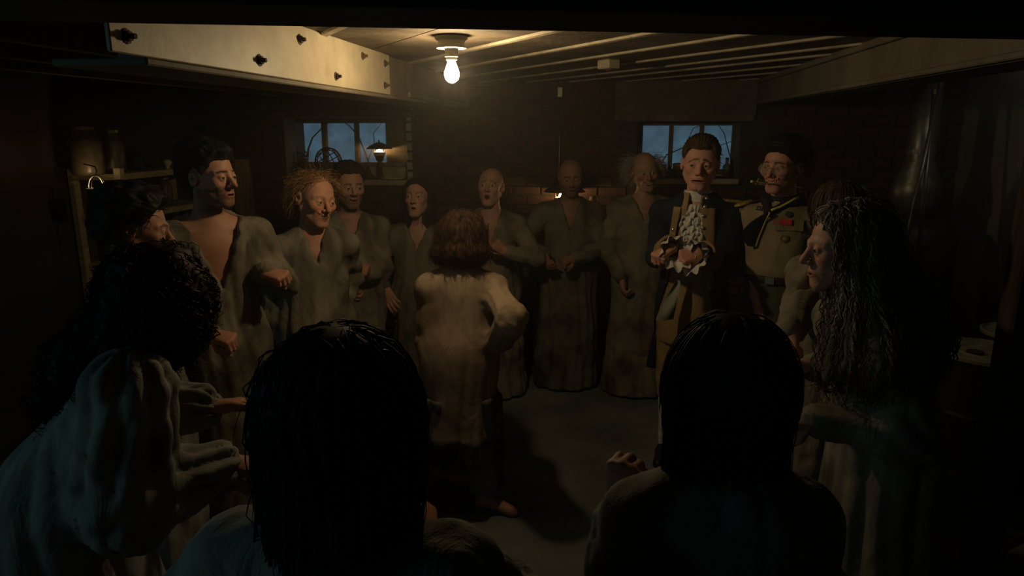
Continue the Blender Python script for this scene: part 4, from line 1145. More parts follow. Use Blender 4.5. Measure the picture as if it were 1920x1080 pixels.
# white-haired old man
p = Person('old man with wild white hair around a bald crown, grinning', (1209, 321), 4.72, -2, 4, 8, roll=-6, hs=1.05, cut=.2,
    rh=dict(w=W(1166, 520, 4.6), d=A3(.05, -.2, -1), n=A3(1, 0, 0)), rpole=A3(-.8, .5, -.2), lh=dict(w=W(1262, 520, 4.75)), stance=.09,
    face=dict(tone=(.50, .32, .225), gaunt=1.0, smile=1.6, mo=.0075, mw=.027, brow=.5, brow_c=A3(.3, .27, .22), gaze=(.35, -1, -.1), eye=.0045, curlf=1.0, neck=.9))
p.body(); p.teeth(w=.022, h=.010); p.smock('smock', vn=.14, vw=.062, skirt=.25, seed=3.7)
p.strands('h_white', n=800, length=.13, seg=7, width=.0011, grav=.14, part=.5, frizz=.14, wave=.008, top=.075, front=.02, low=-.07, out=.9, jitter=.5, layers=.03, seed=5, comb=(0, .35, .15))
# woman with long dark hair, mouth open
p = Person('dark-haired woman looking up with parted lips, behind the dancer', (783, 369), 4.35, -6, -8, -4, hs=1.0, sw=.162,
    rh=dict(w=W(722, 540, 4.2), d=A3(.4, -.5, -.6), n=A3(.6, .2, -.8), curl=OPEN), rpole=A3(-.8, .3, -.5), lh=dict(w=W(830, 560, 4.3)),
    face=dict(tone=(.46, .29, .21), mo=.006, mw=.014, jaw=.005, w=.95, brow=.6, brow_tilt=.25, gaze=(-.1, -1, .15)))
p.body(); p.smock('smock_dark', vn=.13, vw=.062, skirt=.21, seed=4.1); p.cap('h_dark', th=.012, bump=.002, front=-.004, temple=.0)
B_ = -p.F
f_ = lambda P: smax(smin(ell(p.hq(P), (0, .03, .025), (.093, .10, .098)), ecap(P, p.HC + B_ * .02, p.HC + B_ * .03 - EZ * .40, .10, .105, p.L, .6), .03) + .004 * np.sin(40 * np.arctan2((P - p.HC) @ p.L, (P - p.HC) @ p.F) + 3 * wob(P, 14)), -(p.hq(P)[:, 1] + .018), .01)
p.mane('h_dark', f_, p.HC - A3(.18, .18, .42), p.HC + A3(.18, .2, .16), .008); p.flow('h_dark', n=160, length=.3, width=.0018, layer=.008, zr=(.4, 1), seed=7)
# man with short dark hair behind the ginger man
p = Person('dark-haired bearded man smiling behind the ginger man shoulder', (655, 349), 4.1, 20, 28, 6, hs=1.03,
    rh=dict(w=W(640, 540, 4.0)), lh=dict(w=W(688, 515, 3.95), d=A3(.1, -.5, .3), n=A3(-.6, .6, -.2), curl=FIST), lpole=A3(.15, .8, -1),
    face=dict(tone=(.42, .26, .18), stubble=.75, smile=1.1, mo=.004, mw=.025, gaze=(.3, -1, -.1)))
p.body(); p.smock('smock', vn=.13, vw=.05, skirt=.21, seed=5.9); p.cap('h_dark', th=.017, lift=.012, bump=.004, freq=140)
# ginger man
p = Person('grinning man with wispy ginger hair leaning forward beside the tall man', (592, 374), 3.42, 26, 46, 8, roll=8, hs=1.06, detail=.0042, sw=.165,
    rh=dict(w=W(512, 600, 3.38), d=A3(.15, -.1, -1), n=A3(.9, .3, 0)), rpole=A3(-.4, 1, .1), lh=dict(w=W(640, 590, 3.5), d=A3(.2, -.1, -1), n=A3(-.9, .3, 0)), lpole=A3(.0, 1, -.1), drop=.175,
    face=dict(tone=(.56, .32, .22), smile=1.7, mo=.006, mw=.028, brow=.45, brow_c=A3(.2, .1, .04), gaze=(.45, -1, -.05), nose=1.25, gaunt=.5, curlf=.8))
p.body(); p.teeth(w=.023, h=.009); p.smock('smock', vn=.13, vw=.04, skirt=.26, seed=6.4)
p.cap('h_ginger', th=.006, front=.035, bump=.003, top=.10)
p.strands('h_ginger', n=700, length=.12, seg=8, width=.0013, grav=.2, part=.45, frizz=.08, wave=.004, front=.03, out=.45, jitter=.25, layers=.02, seed=9, comb=(0, .4, .1), low=-.07)
# tall black-haired man
p = Person('tall black-haired man with stubble in a smock open to the chest', (396, 331), 2.85, 38, 70, 3, hs=1.0, detail=.0042, sw=.185, cut=.31,
    rh=dict(w=W(398, 628, 2.62), d=A3(.9, -.25, -.12), n=A3(.1, .3, -1), curl=FIST), rpole=A3(-.9, .2, -.4),
    lh=dict(w=W(495, 512, 2.85), d=A3(.9, -.2, -.12), n=A3(.1, .4, -1), curl=FIST), lpole=A3(.3, .4, -1),
    face=dict(tone=(.52, .315, .22), stubble=.85, brow=1.0, mo=.003, mw=.021, gaze=(.1, -1, -.03), nose=1.2, gaunt=.4, neck=1.02))
p.body(); p.smock('smock', vn=.26, vw=.105, skirt=.22, seed=7.7, h=.010)
p.cap('h_black', th=.016, lift=.020, back=.022, bump=.006, freq=110, front=-.014)
p.strands('h_black', n=300, length=.045, seg=5, width=.0014, grav=.05, part=.05, frizz=.05, wave=.0, out=1.0, jitter=.2, layers=.02, seed=11, comb=(0, .8, .2), coll=False, front=.008)

# dark curly-haired person at far left
p = Person('person with curly black hair at far left, seen from behind in profile', (258, 428), 2.42, 100, 112, 12, hs=1.0,
    rh=dict(w=W(200, 760, 2.3)), lh=dict(w=W(260, 700, 2.6)), face=dict(tone=(.42, .25, .17), brow=.9, mw=.02))
p.body(); p.smock('smock_grey', vn=.1, vw=.06, skirt=.20, seed=8.2)
p.cap('h_black', th=.034, lift=.012, back=.012, bump=.009, freq=95, low=-.075)
p.strands('h_black', n=450, length=.055, seg=7, width=.0016, grav=.03, part=.2, frizz=.2, wave=.005, out=.9, jitter=.4, layers=.02, seed=12, coll=False, low=-.07)

# ------------------------------------------------ officer in an old blue and buff uniform
def officer():
    p = Person('man in a navy and buff military coat with white ruffled jabot and gold epaulette', (1313, 307), 3.62, -24, -16, 5, roll=3, hs=1.09, detail=.0042, sw=.184, group='men in uniform',
        rh=dict(w=W(1262, 464, 3.33), d=A3(-.8, -.35, -.35), n=A3(.35, .25, -.9), curl=FIST), rpole=A3(-.15, 1, -.6),
        lh=dict(w=W(1312, 474, 3.31), d=A3(-.9, -.25, -.15), n=A3(0, .6, -.7), curl=FIST), lpole=A3(.6, .3, -.8),
        face=dict(tone=(.60, .36, .265), mo=.003, mw=.029, smile=-.25, brow=.8, brow_tilt=-.35, gaze=(-.45, -1, .05), eye=.0068, brow_c=A3(.03, .02, .014), neck=1.05, w=1.03))
    p.body(); L, F, dn, NB, PV = p.L, p.F, p.dn, p.NB, p.PV
    hemz = PV[2] - .20
    def vest(P):
        d = ecap(P, p.SC + dn * .03, PV, .155, .165, L, .72); d = smin(d, ecap(P, PV, PV - EZ * .16, .168, .185, L, .74), .05)
        d = smin(d, cap(P, NB + dn * .03, p.SL, .045, .05), .03); d = smin(d, cap(P, NB + dn * .03, p.SR, .045, .05), .03)
        n = P - NB; u_ = n @ L; up = n @ EZ
        d = smax(d, hemz - P[:, 2], .008); d = smax(d, -np.maximum(np.abs(u_) - .5 * (hemz + .1 - P[:, 2]), P[:, 2] - hemz - .12), .01)   # cut-away points
        d = smax(d, up + .02, .02)
        return d + .003 * wob(P, 26) - .002 * np.exp(-(u_ / .004) ** 2) * 0
    b = A3(.30, .30, 0)
    p.put('waistcoat', net(vest, np.minimum(PV, NB) - b - A3(0, 0, 0) * 1 + EZ * (hemz - .03 - min(PV[2], NB[2])), np.maximum(PV, NB) + b + EZ * .05, .009, 1.5), M['buff'])
    # breeches, stockings, shoes
    legs = []
    for i, sg in enumerate((1, -1)):
        hip = PV + L * sg * .09; ft = p.feet[i]; kk = (hip + ft + EZ * .08) / 2 + F * .03
        legs.append((hip, kk, ft))
    def breech(P): 
        d = None
        for hip, kk, ft in legs:
            c_ = smin(cap(P, hip, kk, .098, .07), cap(P, kk, kk - EZ * .08, .068, .062), .02); d = c_ if d is None else smin(d, c_, .02)
        return d + .004 * wob(P, 24, 2)
    lo = np.minimum(PV, p.root) - A3(.28, .28, 0); hi = np.maximum(PV, p.root) + A3(.28, .28, 0); lo[2] = .25; hi[2] = PV[2] + .12
    p.put('breeches', net(breech, lo, hi, .011, 1.3), M['buff'])
    def stock(P):
        d = None
        for hip, kk, ft in legs: c_ = cap(P, kk, ft + EZ * .09, .056, .042); d = c_ if d is None else np.minimum(d, c_)
        return d
    lo[2] = .03; hi[2] = .6; p.put('stockings', net(stock, lo, hi, .011, 1.2), M['lace'])
    for hip, kk, ft in legs:
        def shoe(P): return smax(smin(cap(P, ft + EZ * .06 - F * .03, ft + EZ * .05 + F * .05, .046, .044), cap(P, ft + EZ * .05 + F * .05, ft + EZ * .034 + F * .17, .044, .032), .02), -P[:, 2] + .002, .004)
        p.put('shoe', net(shoe, ft - A3(.28, .28, .02), ft + A3(.28, .28, .15), .009), M['leather'])
    # coat
    def coat0(P):
        d = ecap(P, p.SC + dn * .03, PV, .172, .178, L, .76); 
        d = smin(d, ecap(P, PV - F * .02, A3(PV[0], PV[1], .52) - F * .06, .185, .25, L, .8), .06)
        d = smin(d, cap(P, NB + dn * .025 - F * .01, p.SL, .056, .066), .03); d = smin(d, cap(P, NB + dn * .025 - F * .01, p.SR, .056, .066), .03)
        v = P - PV; th = np.arctan2(v @ F, v @ L); lowf = np.clip((PV[2] - P[:, 2]) / .5, 0, 1)
        d += lowf * .018 * np.sin(th * 8 + .6)
        for key in 'LR':
            Sh, E, Wr, D, Np, sg, curl, show = p.arms[key]
            a = smin(cap(P, Sh, E, .064, .056), cap(P, E, Wr - (Wr - E) * .12, .055, .05), .03) + .004 * wob(P, 30, 1) + .003 * np.sin(((P - Sh) @ unit(Wr - Sh)) * 80)
            d = smin(d, a, .025)
        d = smax(d, .50 - P[:, 2], .01)
        return d + .002 * wob(P, 30)
    def opening(P):
        n = P - NB; u_ = n @ L; fr = n @ F; up = n @ EZ
        w_ = np.where(up > -.42, .045 + .06 * np.clip(-up / .4, 0, 1), .105 + .28 * (-.42 - up))
        return np.maximum(np.abs(u_ + .012) - w_, -(fr + .02 + .05 * np.clip((-up - .4) * 2, 0, 1)))
    def coat(P):
        n = P - NB; up = n @ EZ
        d = smax(coat0(P), -opening(P), .008)
        return smax(d, -np.maximum(np.linalg.norm(n - np.outer(up, EZ), axis=1) - .07, -.03 - up), .01)
    pts = np.array([NB, PV] + [a[i] for a in p.arms.values() for i in (0, 1, 2)]); lo = pts.min(0) - .12; hi = pts.max(0) + .12
    lo[:2] = np.minimum(lo[:2], PV[:2] - .36); hi[:2] = np.maximum(hi[:2], PV[:2] + .36); lo[2] = .47; hi[2] = NB[2] + .1
    ct = p.put('coat', net(coat, lo, hi, .0095, 1.6), M['navy']); p.cf = coat
    # buff lapels lie on the coat fronts
    def lapel(P, sg):
        n = P - NB; u_ = n @ L * sg; fr = n @ F; up = n @ EZ
        band = np.maximum(np.maximum(u_ - (.105 + .02 * np.clip(-up / .3, 0, 1)), -.05 - fr), np.maximum(up + .015, -.44 - up))
        d = smax(coat0(P) - .008, -(opening(P) - .002), .004); d = np.maximum(d, -coat0(P) - .012)
        return smax(d, np.maximum(band, -u_), .004)
    for sg in (1, -1):
        p.put('lapel', net(lambda P: lapel(P, sg), A3(NB[0] - .24, NB[1] - .28, NB[2] - .48), A3(NB[0] + .24, NB[1] + .2, NB[2] + .03), .006, 1.3), M['buff'], ct)
    # turned-down collar, white stock
    def ring(P, r, z0, z1, th, gap, flare=0.0):
        n = P - (NB - F * .005); up = n @ EZ; u_ = n @ L; fr = n @ F; rr = np.sqrt(u_ ** 2 + fr ** 2)
        tz = np.clip((up - z0) / (z1 - z0), 0, 1)
        d = np.maximum(np.abs(rr - (r + flare * (1 - tz))) - th, np.maximum(z0 - up - .06 * np.clip(fr / r, 0, 1), up - z1))
        if gap: d = np.maximum(d, -(np.maximum(np.abs(u_) - gap, -fr)))
        return d
    bl, bh = NB - A3(.16, .16, .12), NB + A3(.16, .16, .14)
    p.put('collar', net(lambda P: ring(P, .074, -.02, .055, .007, .03, .045), bl, bh, .005, 1.5), M['buff'], ct)
    p.put('neck_stock', net(lambda P: ring(P, .066, -.0, .065, .005, 0), bl, bh, .005, 1.2), M['lace'])
    # jabot of gathered lace tiers
    top = NB + F * .085 + EZ * .0; bot = NB + F * .15 - EZ * .27
    mbx = MB(); R_ = np.random.RandomState(8)
    for k in range(11):
        t = k / 11; c_ = top * (1 - t) + bot * t; half = .026 + .030 * math.sin(math.pi * min(1, t * .75 + .18)); nn = 40
        ph = R_.rand(4) * 6.28; G = np.zeros((6, nn, 3))
        for i in range(6):
            for j in range(nn):
                s_ = (j / (nn - 1)) * 2 - 1; a = i / 5
                r1 = math.sin(s_ * 9 + ph[0]) * .012 + math.sin(s_ * 17 + ph[1]) * .008; r2 = math.sin(s_ * 7 + ph[2]) * .010 + math.sin(s_ * 15 + ph[3]) * .006
                G[i, j] = c_ + L * (s_ * half * (1 + .15 * a) + .006 * math.sin(ph[0] * 5)) + F * (.008 + .030 * math.sin(a * 2.4) + r1 * a - .02 * s_ * s_) - EZ * (.040 * a + r2 * a)
        mbx.grid(G)
    p.mb('jabot', mbx, M['lace'])
    # cuffs with lace
    for key in 'LR':
        Sh, E, Wr, D, Np, sg, curl, show = p.arms[key]; ax = unit(Wr - E); a0 = Wr - ax * .115; a1 = Wr - ax * .02
        cuff_f = lambda P: smax(smax(cap(P, a0 - ax * .1, a1 + ax * .1, .062, .074), -cap(P, a0, a1 + ax * .2, .045, .062), .006), np.maximum((a0 - P) @ ax, (P - a1) @ ax), .006)
        cf_ = p.put('cuff', net(cuff_f, np.minimum(a0, a1) - .1, np.maximum(a0, a1) + .1, .007), M['buff'], ct)
        e1 = unit(np.cross(ax, EZ)); e2 = np.cross(ax, e1); G = np.zeros((6, 49, 3))
        for i in range(6):
            for j in range(49):
                a = j / 48 * 2 * math.pi; t = i / 5
                r_ = .040 + .040 * t + .013 * t * math.sin(a * 9) 
                G[i, j] = Wr - ax * .03 + ax * (.10 * t) + r_ * (e1 * math.cos(a) + e2 * math.sin(a)) - EZ * .045 * t * t
        p.mb('lace_cuff', MB().grid(G), M['lace'], ct)
    # epaulette on his left shoulder, shoulder strap
    c_ = p.SL + L * .035 + EZ * .062
    ep = p.put('epaulette', net(lambda P: ell((P - c_) @ np.stack([L, F, EZ], 1) @ roty(-.35), (0, 0, 0), (.062, .05, .014)) + .002 * wob(P, 260), c_ - .1, c_ + .1, .005), M['gold'])
    mbx = MB()
    for j in range(22):
        a = -1.5 + 3.0 * j / 21; b0 = c_ + L * (.056 * math.cos(a)) + F * (.048 * math.sin(a)) - EZ * .014
        mbx.tube([b0, b0 + L * .014 * math.cos(a) - EZ * .03, b0 + L * .016 * math.cos(a) - EZ * .062], .0042, 5)
    p.mb('fringe', mbx, M['gold'], ep)
    mbx = MB(); mbx.tube([NB + L * .065 + EZ * .028, NB + L * .11 + EZ * .018 , c_ + EZ * .012], .011, 6); p.mb('shoulder_braid', mbx, M['gold'], ep)
    # buttons
    for f_, rows in ((coat, ((1325, 372), (1322, 388), (1319, 405), (1318, 427), (1318, 444), (1318, 459), (1262, 430), (1259, 450))), (vest, ((1285, 440), (1283, 452), (1275, 495)))):
        for bx, by in rows:
            h_ = tr(lambda P: np.minimum(coat(P), np.minimum(vest(P), np.minimum(lapel(P, 1), lapel(P, -1)))), bx, by)
            if h_ is None: continue
            q, n = h_; mbx = MB(); z_ = n; x_ = unit(np.cross(n, EZ)); R3 = np.stack([x_, np.cross(n, x_), n], 1)
            mbx.lathe([(0, 0), (.010, .0), (.0105, .003), (.008, .007), (.003, .0085), (0, .0086)], q, 12, R3); p.mb('button', mbx, M['silver'], ct)
    # pale coat-tail turnback hanging at his right
    A, B = W(1268, 526, 3.50), W(1236, 600, 3.46); sd_ = unit(np.cross(B - A, Y_)) 
    G = np.array([[A * (1 - t) + B * t + X_ * (s_ * (.018 + .045 * t)) + Y_ * .012 * math.sin(s_ * 3 + t * 4) for s_ in np.linspace(-.3, 1.2, 7)] for t in np.linspace(0, 1, 12)])
    p.mb('tail_turnback', MB().grid(G), M['smock_grey'], ct)
    p.cap('h_brown', h=.004, th=.012, lift=.012, bump=.0022, freq=90, low=-.045, front=-.012, temple=.02)
    p.strands('h_brown', n=420, length=.07, seg=6, width=.0016, grav=.05, part=.1, frizz=.02, wave=0, out=.28, jitter=.08, layers=.010, seed=21, comb=(.15, 1.0, -.05), coll=False, low=-.03, front=.01)
officer()

# ------------------------------------------------ scout leader
def scout():
    p = Person('laughing man in glasses and khaki scout shirt with a yellow-edged navy neckerchief', (1467, 311), 3.42, -36, -50, 6, roll=2, hs=1.05, detail=.0042, sw=.148, group='men in uniform',
        rh=dict(w=W(1428, 600, 3.36), d=A3(0, -.1, -1), n=A3(1, 0, 0)), lh=dict(w=W(1545, 600, 3.47), d=A3(0, -.1, -1), n=A3(-1, 0, 0)),
        face=dict(tone=(.58, .33, .24), smile=1.8, mo=.0085, mw=.029, brow=.8, gaze=(-.35, -1, -.03), eye=.0042, w=1.0, stubble=.12))
    p.body(); p.teeth(w=.023, h=.010); L, F, dn, NB, PV = p.L, p.F, p.dn, p.NB, p.PV
    bz = at(1460, 528, 3.32)[2]
    def shirt(P):
        d = ecap(P, p.SC + dn * .03, A3(PV[0], PV[1], bz), .148, .16, L, .76)
        d = smin(d, cap(P, NB + dn * .03, p.SL, .05, .055), .03); d = smin(d, cap(P, NB + dn * .03, p.SR, .05, .055), .03)
        for key in 'LR':
            Sh, E, Wr, D, Np, sg, curl, show = p.arms[key]
            d = smin(d, smin(cap(P, Sh, E, .056, .052), cap(P, E, Wr - (Wr - E) * .1, .05, .042), .02) + .004 * wob(P, 34, 1), .025)
        n = P - NB; up = n @ EZ
        d += .0035 * wob(P, 24, 3) + .004 * np.sin((P @ EZ) * 70 + 3 * wob(P, 9)) * np.clip((bz + .13 - P[:, 2]) / .1, 0, 1)
        d = smax(d, bz - P[:, 2], .006)
        hole = np.maximum(np.sqrt((n @ L) ** 2 + (n @ F) ** 2) - .066, -.03 - up)
        return smax(d, -hole, .01)
    pts = np.array([NB, PV] + [a[i] for a in p.arms.values() for i in (0, 1, 2)]); lo = pts.min(0) - .1; hi = pts.max(0) + .1
    lo[:2] = np.minimum(lo[:2], PV[:2] - .24); hi[:2] = np.maximum(hi[:2], PV[:2] + .24); hi[2] = NB[2] + .1
    lo[2] = min(lo[2], bz - .05)
    sh = p.put('shirt', net(shirt, lo, hi, .0085, 1.5), M['khaki'])
    def trou(P):
        d = ecap(P, A3(PV[0], PV[1], bz + .005), PV - EZ * .02, .155, .168, L, .76)
        for i, sg in enumerate((1, -1)):
            hip = PV + L * sg * .09; ft = p.feet[i]; kk = (hip + ft + EZ * .08) / 2 + F * .02
            d = smin(d, smin(cap(P, hip, kk, .092, .076), cap(P, kk, ft + EZ * .05, .075, .068), .03), .03)
        return smax(smax(d + .004 * wob(P, 22, 4), P[:, 2] - bz - .01, .005), .03 - P[:, 2], .005)
    lo2 = np.minimum(PV, p.root) - A3(.28, .28, 0); hi2 = np.maximum(PV, p.root) + A3(.28, .28, 0); lo2[2] = 0; hi2[2] = bz + .06
    p.put('trousers', net(trou, lo2, hi2, .012, 1.4), M['olive'])
    def belt(P): 
        d = ecap(P, A3(PV[0], PV[1], bz + .1), A3(PV[0], PV[1], bz - .1), .172, .172, L, .76); return np.maximum(np.maximum(d, -d - .02), np.abs(P[:, 2] - bz) - .018)
    bt_ = p.put('belt', net(belt, A3(PV[0] - .25, PV[1] - .25, bz - .03), A3(PV[0] + .25, PV[1] + .25, bz + .03), .006, 1.2), M['leather'])
    h_ = tr(lambda P: ecap(P, A3(PV[0], PV[1], bz + .1), A3(PV[0], PV[1], bz - .1), .174, .174, L, .76), 1443, 527)
    if h_: 
        n = h_[1]; x_ = unit(np.cross(EZ, n)); p.mb('buckle', MB().box(h_[0], (.045, .036, .008), np.stack([x_, np.cross(n, x_), n], 1), .003), M['silver'], bt_, smooth=False)
    for i in range(2):
        ft = p.feet[i]
        p.put('shoe', net(lambda P: smax(smin(cap(P, ft + EZ * .055 - F * .03, ft + EZ * .05 + F * .05, .046, .045), cap(P, ft + EZ * .05 + F * .05, ft + EZ * .036 + F * .17, .045, .034), .02), .002 - P[:, 2], .004), ft - A3(.26, .26, .02), ft + A3(.26, .26, .14), .009), M['leather'])
    # neckerchief: rolled collar meeting at the knot, cape behind, two tails
    kn = tr(shirt, 1443, 396)[0] + F * .02
    def ker(P):
        n = P - NB; u_ = n @ L; fr = n @ F; up = n @ EZ
        d = None
        pl_ = []
        for a in np.linspace(-2.2, 2.2, 12): pl_.append(NB + L * math.sin(a) * .078 - F * math.cos(a) * .075 + EZ * (.022 * math.cos(a * .7) + .018))
        seq = [kn] + pl_[::1] + [kn]
        for i in range(len(seq) - 1):
            r1 = .026 if 0 < i else .016; r2 = .026 if i < len(seq) - 2 else .016
            c_ = cap(P, seq[i], seq[i + 1], r1, r2); d = c_ if d is None else smin(d, c_, .014)
        # cape over the shoulders: follows the shirt
        cape = np.maximum(np.abs(shirt(P) - .008) - .006, np.maximum(-up - .055 - .12 * np.clip(-fr / .1, 0, 1) + .0 * u_, np.abs(u_) - .165))
        cape = np.maximum(cape, (fr - .075 - 1.0 * up * 0 + .55 * np.abs(u_)))
        d = smin(d, cape, .012)
        return d + .002 * wob(P, 60)
    kc = p.put('neckerchief', net(ker, np.minimum(NB, kn) - A3(.25, .25, .14), np.maximum(NB, kn) + A3(.25, .25, .16), .006, 1.6), M['kerchief'])
    def tail(pp, nm):
        P0 = []
        for (bx, by) in pp: P0.append(tr(shirt, bx, by))
        return P0
    def lay(pxs, off=.014):
        out = []
        for bx, by in pxs:
            h_ = tr(lambda P: np.minimum(shirt(P), ker(P)), bx, by)
            if h_: out.append(h_[0] + h_[1] * off)
        sm = []
        for i in range(len(out) - 1):
            for t in (0, .33, .66): sm.append(out[i] * (1 - t) + out[i + 1] * t)
        return sm + out[-1:]
    # left tail
    ta = lay([(1442, 398), (1437, 415), (1430, 432), (1424, 448), (1420, 462)], .012); G = []
    for i, q in enumerate(ta):
        w_ = .012 + .075 * math.sin(math.pi * min(1, i / (len(ta) - 1)) * .9)
        G.append([q - X_ * w_ * s_ + Y_ * (.012 * s_ * s_ - .004) for s_ in np.linspace(0, 1, 5)])
    p.mb('kerchief_tail', MB().grid(np.array(G)), M['kerchief'], kc)
    p.mb('yellow_edge', MB().tube(ta, .0062, 6), M['yellow'], kc)
    p.mb('yellow_edge', MB().tube(lay([(1509, 363), (1496, 371), (1480, 380), (1462, 389), (1445, 395)], .006), .0062, 6), M['yellow'], kc)
    q_ = lay([(1488, 349), (1500, 352), (1512, 356), (1522, 360)], .004)
    if len(q_) > 2: p.mb('yellow_edge', MB().tube(q_, .004, 6), M['yellow'], kc)
    p.put('slide', net(lambda P: np.abs(sph(P, kn, .018)) - .006, kn - .05, kn + .05, .006), M['kerchief'], kc)
    # badges: thin plates lying on the shirt
    def badge(px, py, w_, h_, mat, nm, rnd=False, off=.0025):
        t = tr(shirt, px, py)
        if not t: return
        q, n = t; x_ = unit(np.cross(EZ, n)); R3 = np.stack([x_, np.cross(n, x_), n], 1)
        mbx = MB()
        if rnd: mbx.lathe([(0, 0), (w_ / 2, 0), (w_ / 2, .003), (w_ / 2 * .85, .004), (0, .004)], q + n * off, 20, R3)
        else: mbx.box(q + n * off, (w_, h_, .004), R3, .001)
        return p.mb(nm, mbx, M[mat], sh, smooth=False), q, n, R3
    badge(1468, 416, .082, .028, 'red', 'name_strip', off=.006)
    t = badge(1478, 402, .030, .03, 'olive', 'merit_badge', True, off=.005)
    t = badge(1470, 447, .042, .04, 'buff', 'round_emblem', True)
    if t: q, n, R3 = t[1:]; p.mb('emblem_ring', MB().tube([q + n * .007 + R3 @ A3(.014 * math.cos(a), .014 * math.sin(a), 0) for a in np.linspace(0, 6.283, 17)[:-1]], .0016, 5, True), M['leather'], sh, smooth=False)
    badge(1425, 391, .05, .022, 'kerchief', 'shoulder_number')
    for k in range(3): badge(1420.5 + 4.4 * k, 391 + .3 * k, .006, .012, 'khaki', 'number_digit', off=.005)
    # pocket flap
    t = badge(1480, 422, .13, .055, 'khaki', 'pocket_flap', off=.0005)
    badge(1467, 424, .008, .008, 'silver', 'button', True, off=.004)
    # glasses
    mbx = MB(); 
    for sg in (1, -1):
        c_ = A3(sg * .033, -.104, -.002); rim = [p.hw(c_ + A3(.026 * math.cos(a), -.004 * math.cos(a) * sg * -1 * 0, .021 * math.sin(a))) for a in np.linspace(0, 6.283, 25)[:-1]]
        mbx.tube(rim, .0013, 5, True); mbx.tube([p.hw((sg * .058, -.100, .004)), p.hw((sg * .076, -.05, .006)), p.hw((sg * .083, .012, .008)), p.hw((sg * .080, .03, -.006))], .0014, 5)
    mbx.tube([p.hw((-.008, -.106, .003)), p.hw((0, -.109, .007)), p.hw((.008, -.106, .003))], .0013, 5)
    gl = p.mb('glasses', mbx, M['gold'])
    for sg in (1, -1):
        p.mb('lens', MB().lathe([(0, 0), (.025, 0), (.025, .0012), (0, .0012)], p.hw((sg * .033, -.104, -.002)), 20, p.HR @ rotx(math.pi / 2)), M['clear'], gl, smooth=False)
    # arrow through the neck
    A, B = W(1414, 341, 3.27), W(1500, 352, 3.42); ad = unit(B - A)
    ar = p.mb('arrow', MB().tube([A, B + ad * .03], .0042, 8), M['pale_wood'])
    ar['label'] = 'arrow with yellow feathers through the neck'
    x_ = unit(np.cross(ad, EZ)); z_ = np.cross(x_, ad)
    for k in range(3):
        a = k * 2.094 + 1.57; dv = x_ * math.cos(a) + z_ * math.sin(a); s_ = np.cross(ad, dv) * .001
        pr = [A + ad * .016, A + ad * .026 + dv * .020, A + ad * .058 + dv * .021, A + ad * .078 + dv * .004]
        mbx = MB(); V = [q + s_ for q in pr] + [q - s_ for q in pr] 
        mbx.add(V, [(0, 1, 2, 3), (7, 6, 5, 4), (0, 4, 5, 1), (1, 5, 6, 2), (2, 6, 7, 3), (3, 7, 4, 0)]); p.mb('feather', mbx, M['yellow'], ar, smooth=False)
    p.mb('nock', MB().lathe([(0, 0), (.006, 0), (.006, .02), (0, .022)], A - ad * .02, 8, np.stack([x_, z_, ad], 1)), M['yellow'], ar)
    p.mb('arrowhead', MB().lathe([(0, 0), (.010, .0), (.0, .045)], B + ad * .03, 8, np.stack([x_, z_, ad], 1)), M['dark_steel'], ar)
    p.cap('h_black', h=.004, th=.015, lift=.018, bump=.003, freq=80, low=-.06, front=-.014, comb='x', temple=.004)
    p.strands('h_black', n=460, length=.08, seg=6, width=.0018, grav=.06, part=0, frizz=.02, wave=0, out=.35, jitter=.08, layers=.012, seed=31, comb=(.7, .55, 0), coll=False, low=-.03, front=.015)
scout()

# ------------------------------------------------ centre dancer, back to the camera
pvx = W(862, 690, 3.12)
p = Person('person dancing in the middle with back to camera, auburn bob and cream smock', (866, 449), 3.2, 176, 178, 12, hs=1.04, sw=.148, group=None, drop=.16,
    pv=A3(pvx[0], pvx[1], .80), rh=dict(w=W(930, 652, 3.05), d=A3(-.6, .3, -.5), n=A3(-.7, .5, 0), curl=LOOSE), rpole=A3(.35, -1, -.35),
    lh=dict(w=W(826, 668, 3.38), d=A3(.2, .8, -.2), n=A3(.5, 0, -.8)), lpole=A3(-.1, -.6, -1), face=dict(eyes=False, tone=(.5, .3, .21)))
hf = on_z(912, 945, .03); hf[2] = 0
lf = on_z(830, 905, 0); lf[2] = 0
p.feet = [lf, hf]
p.hemc = A3(pvx[0] + .0, pvx[1] - .02, 0)
Fk = p.F; p.F = unit(A3(.75, -.35, 0)); p.body(); p.F = Fk
p.smock('smock_cream', vn=0, hem=.42, skirt=.165, waist=.155, seed=9.4, sleeve=.062, cuff=.06, h=.010, k_fold=1.0, sleeve_to=.8)
def under(P):
    v = P - p.hemc; th = np.arctan2(v[:, 1], v[:, 0])
    hip = A3(pvx[0], pvx[1], .6); an = hf + EZ * .13
    d = smin(cap(P, hip + X_ * .06, an, .135, .082), cap(P, hip - X_ * .06, lf + EZ * .14, .135, .085), .06) + .008 * np.sin(th * 11 + P[:, 2] * 8) + .004 * wob(P, 30)
    return smax(d, .125 - P[:, 2] + .02 * np.sin(th * 3), .01)
p.put('trousers', net(under, A3(pvx[0] - .4, pvx[1] - .45, .06), A3(pvx[0] + .4, pvx[1] + .45, .62), .011, 1.5), M['smock_dark'])
hv = lambda q: smax(smin(ell(q, (0, .018, .012), (.112, .122, .118)), ell(q, (0, .035, -.06), (.130, .112, .07)), .03) + .007 * wob(q, 70, 3) + .004 * wob(q, 150, 1), -.118 + .012 * wob(q, 40) - q[:, 2], .012)
hv2 = lambda q: smax(hv(q), -(q[:, 1] + .062) , .01)
p.mane('h_auburn', lambda P: hv2(p.hq(P)) * p.hs, p.HC - .19, p.HC + .19, .0055)
p.flow('h_auburn', n=700, length=.11, seg=8, width=.0011, layer=.012, wave=.003, wlen=.03, jitter=.35, seed=41, free=.5)

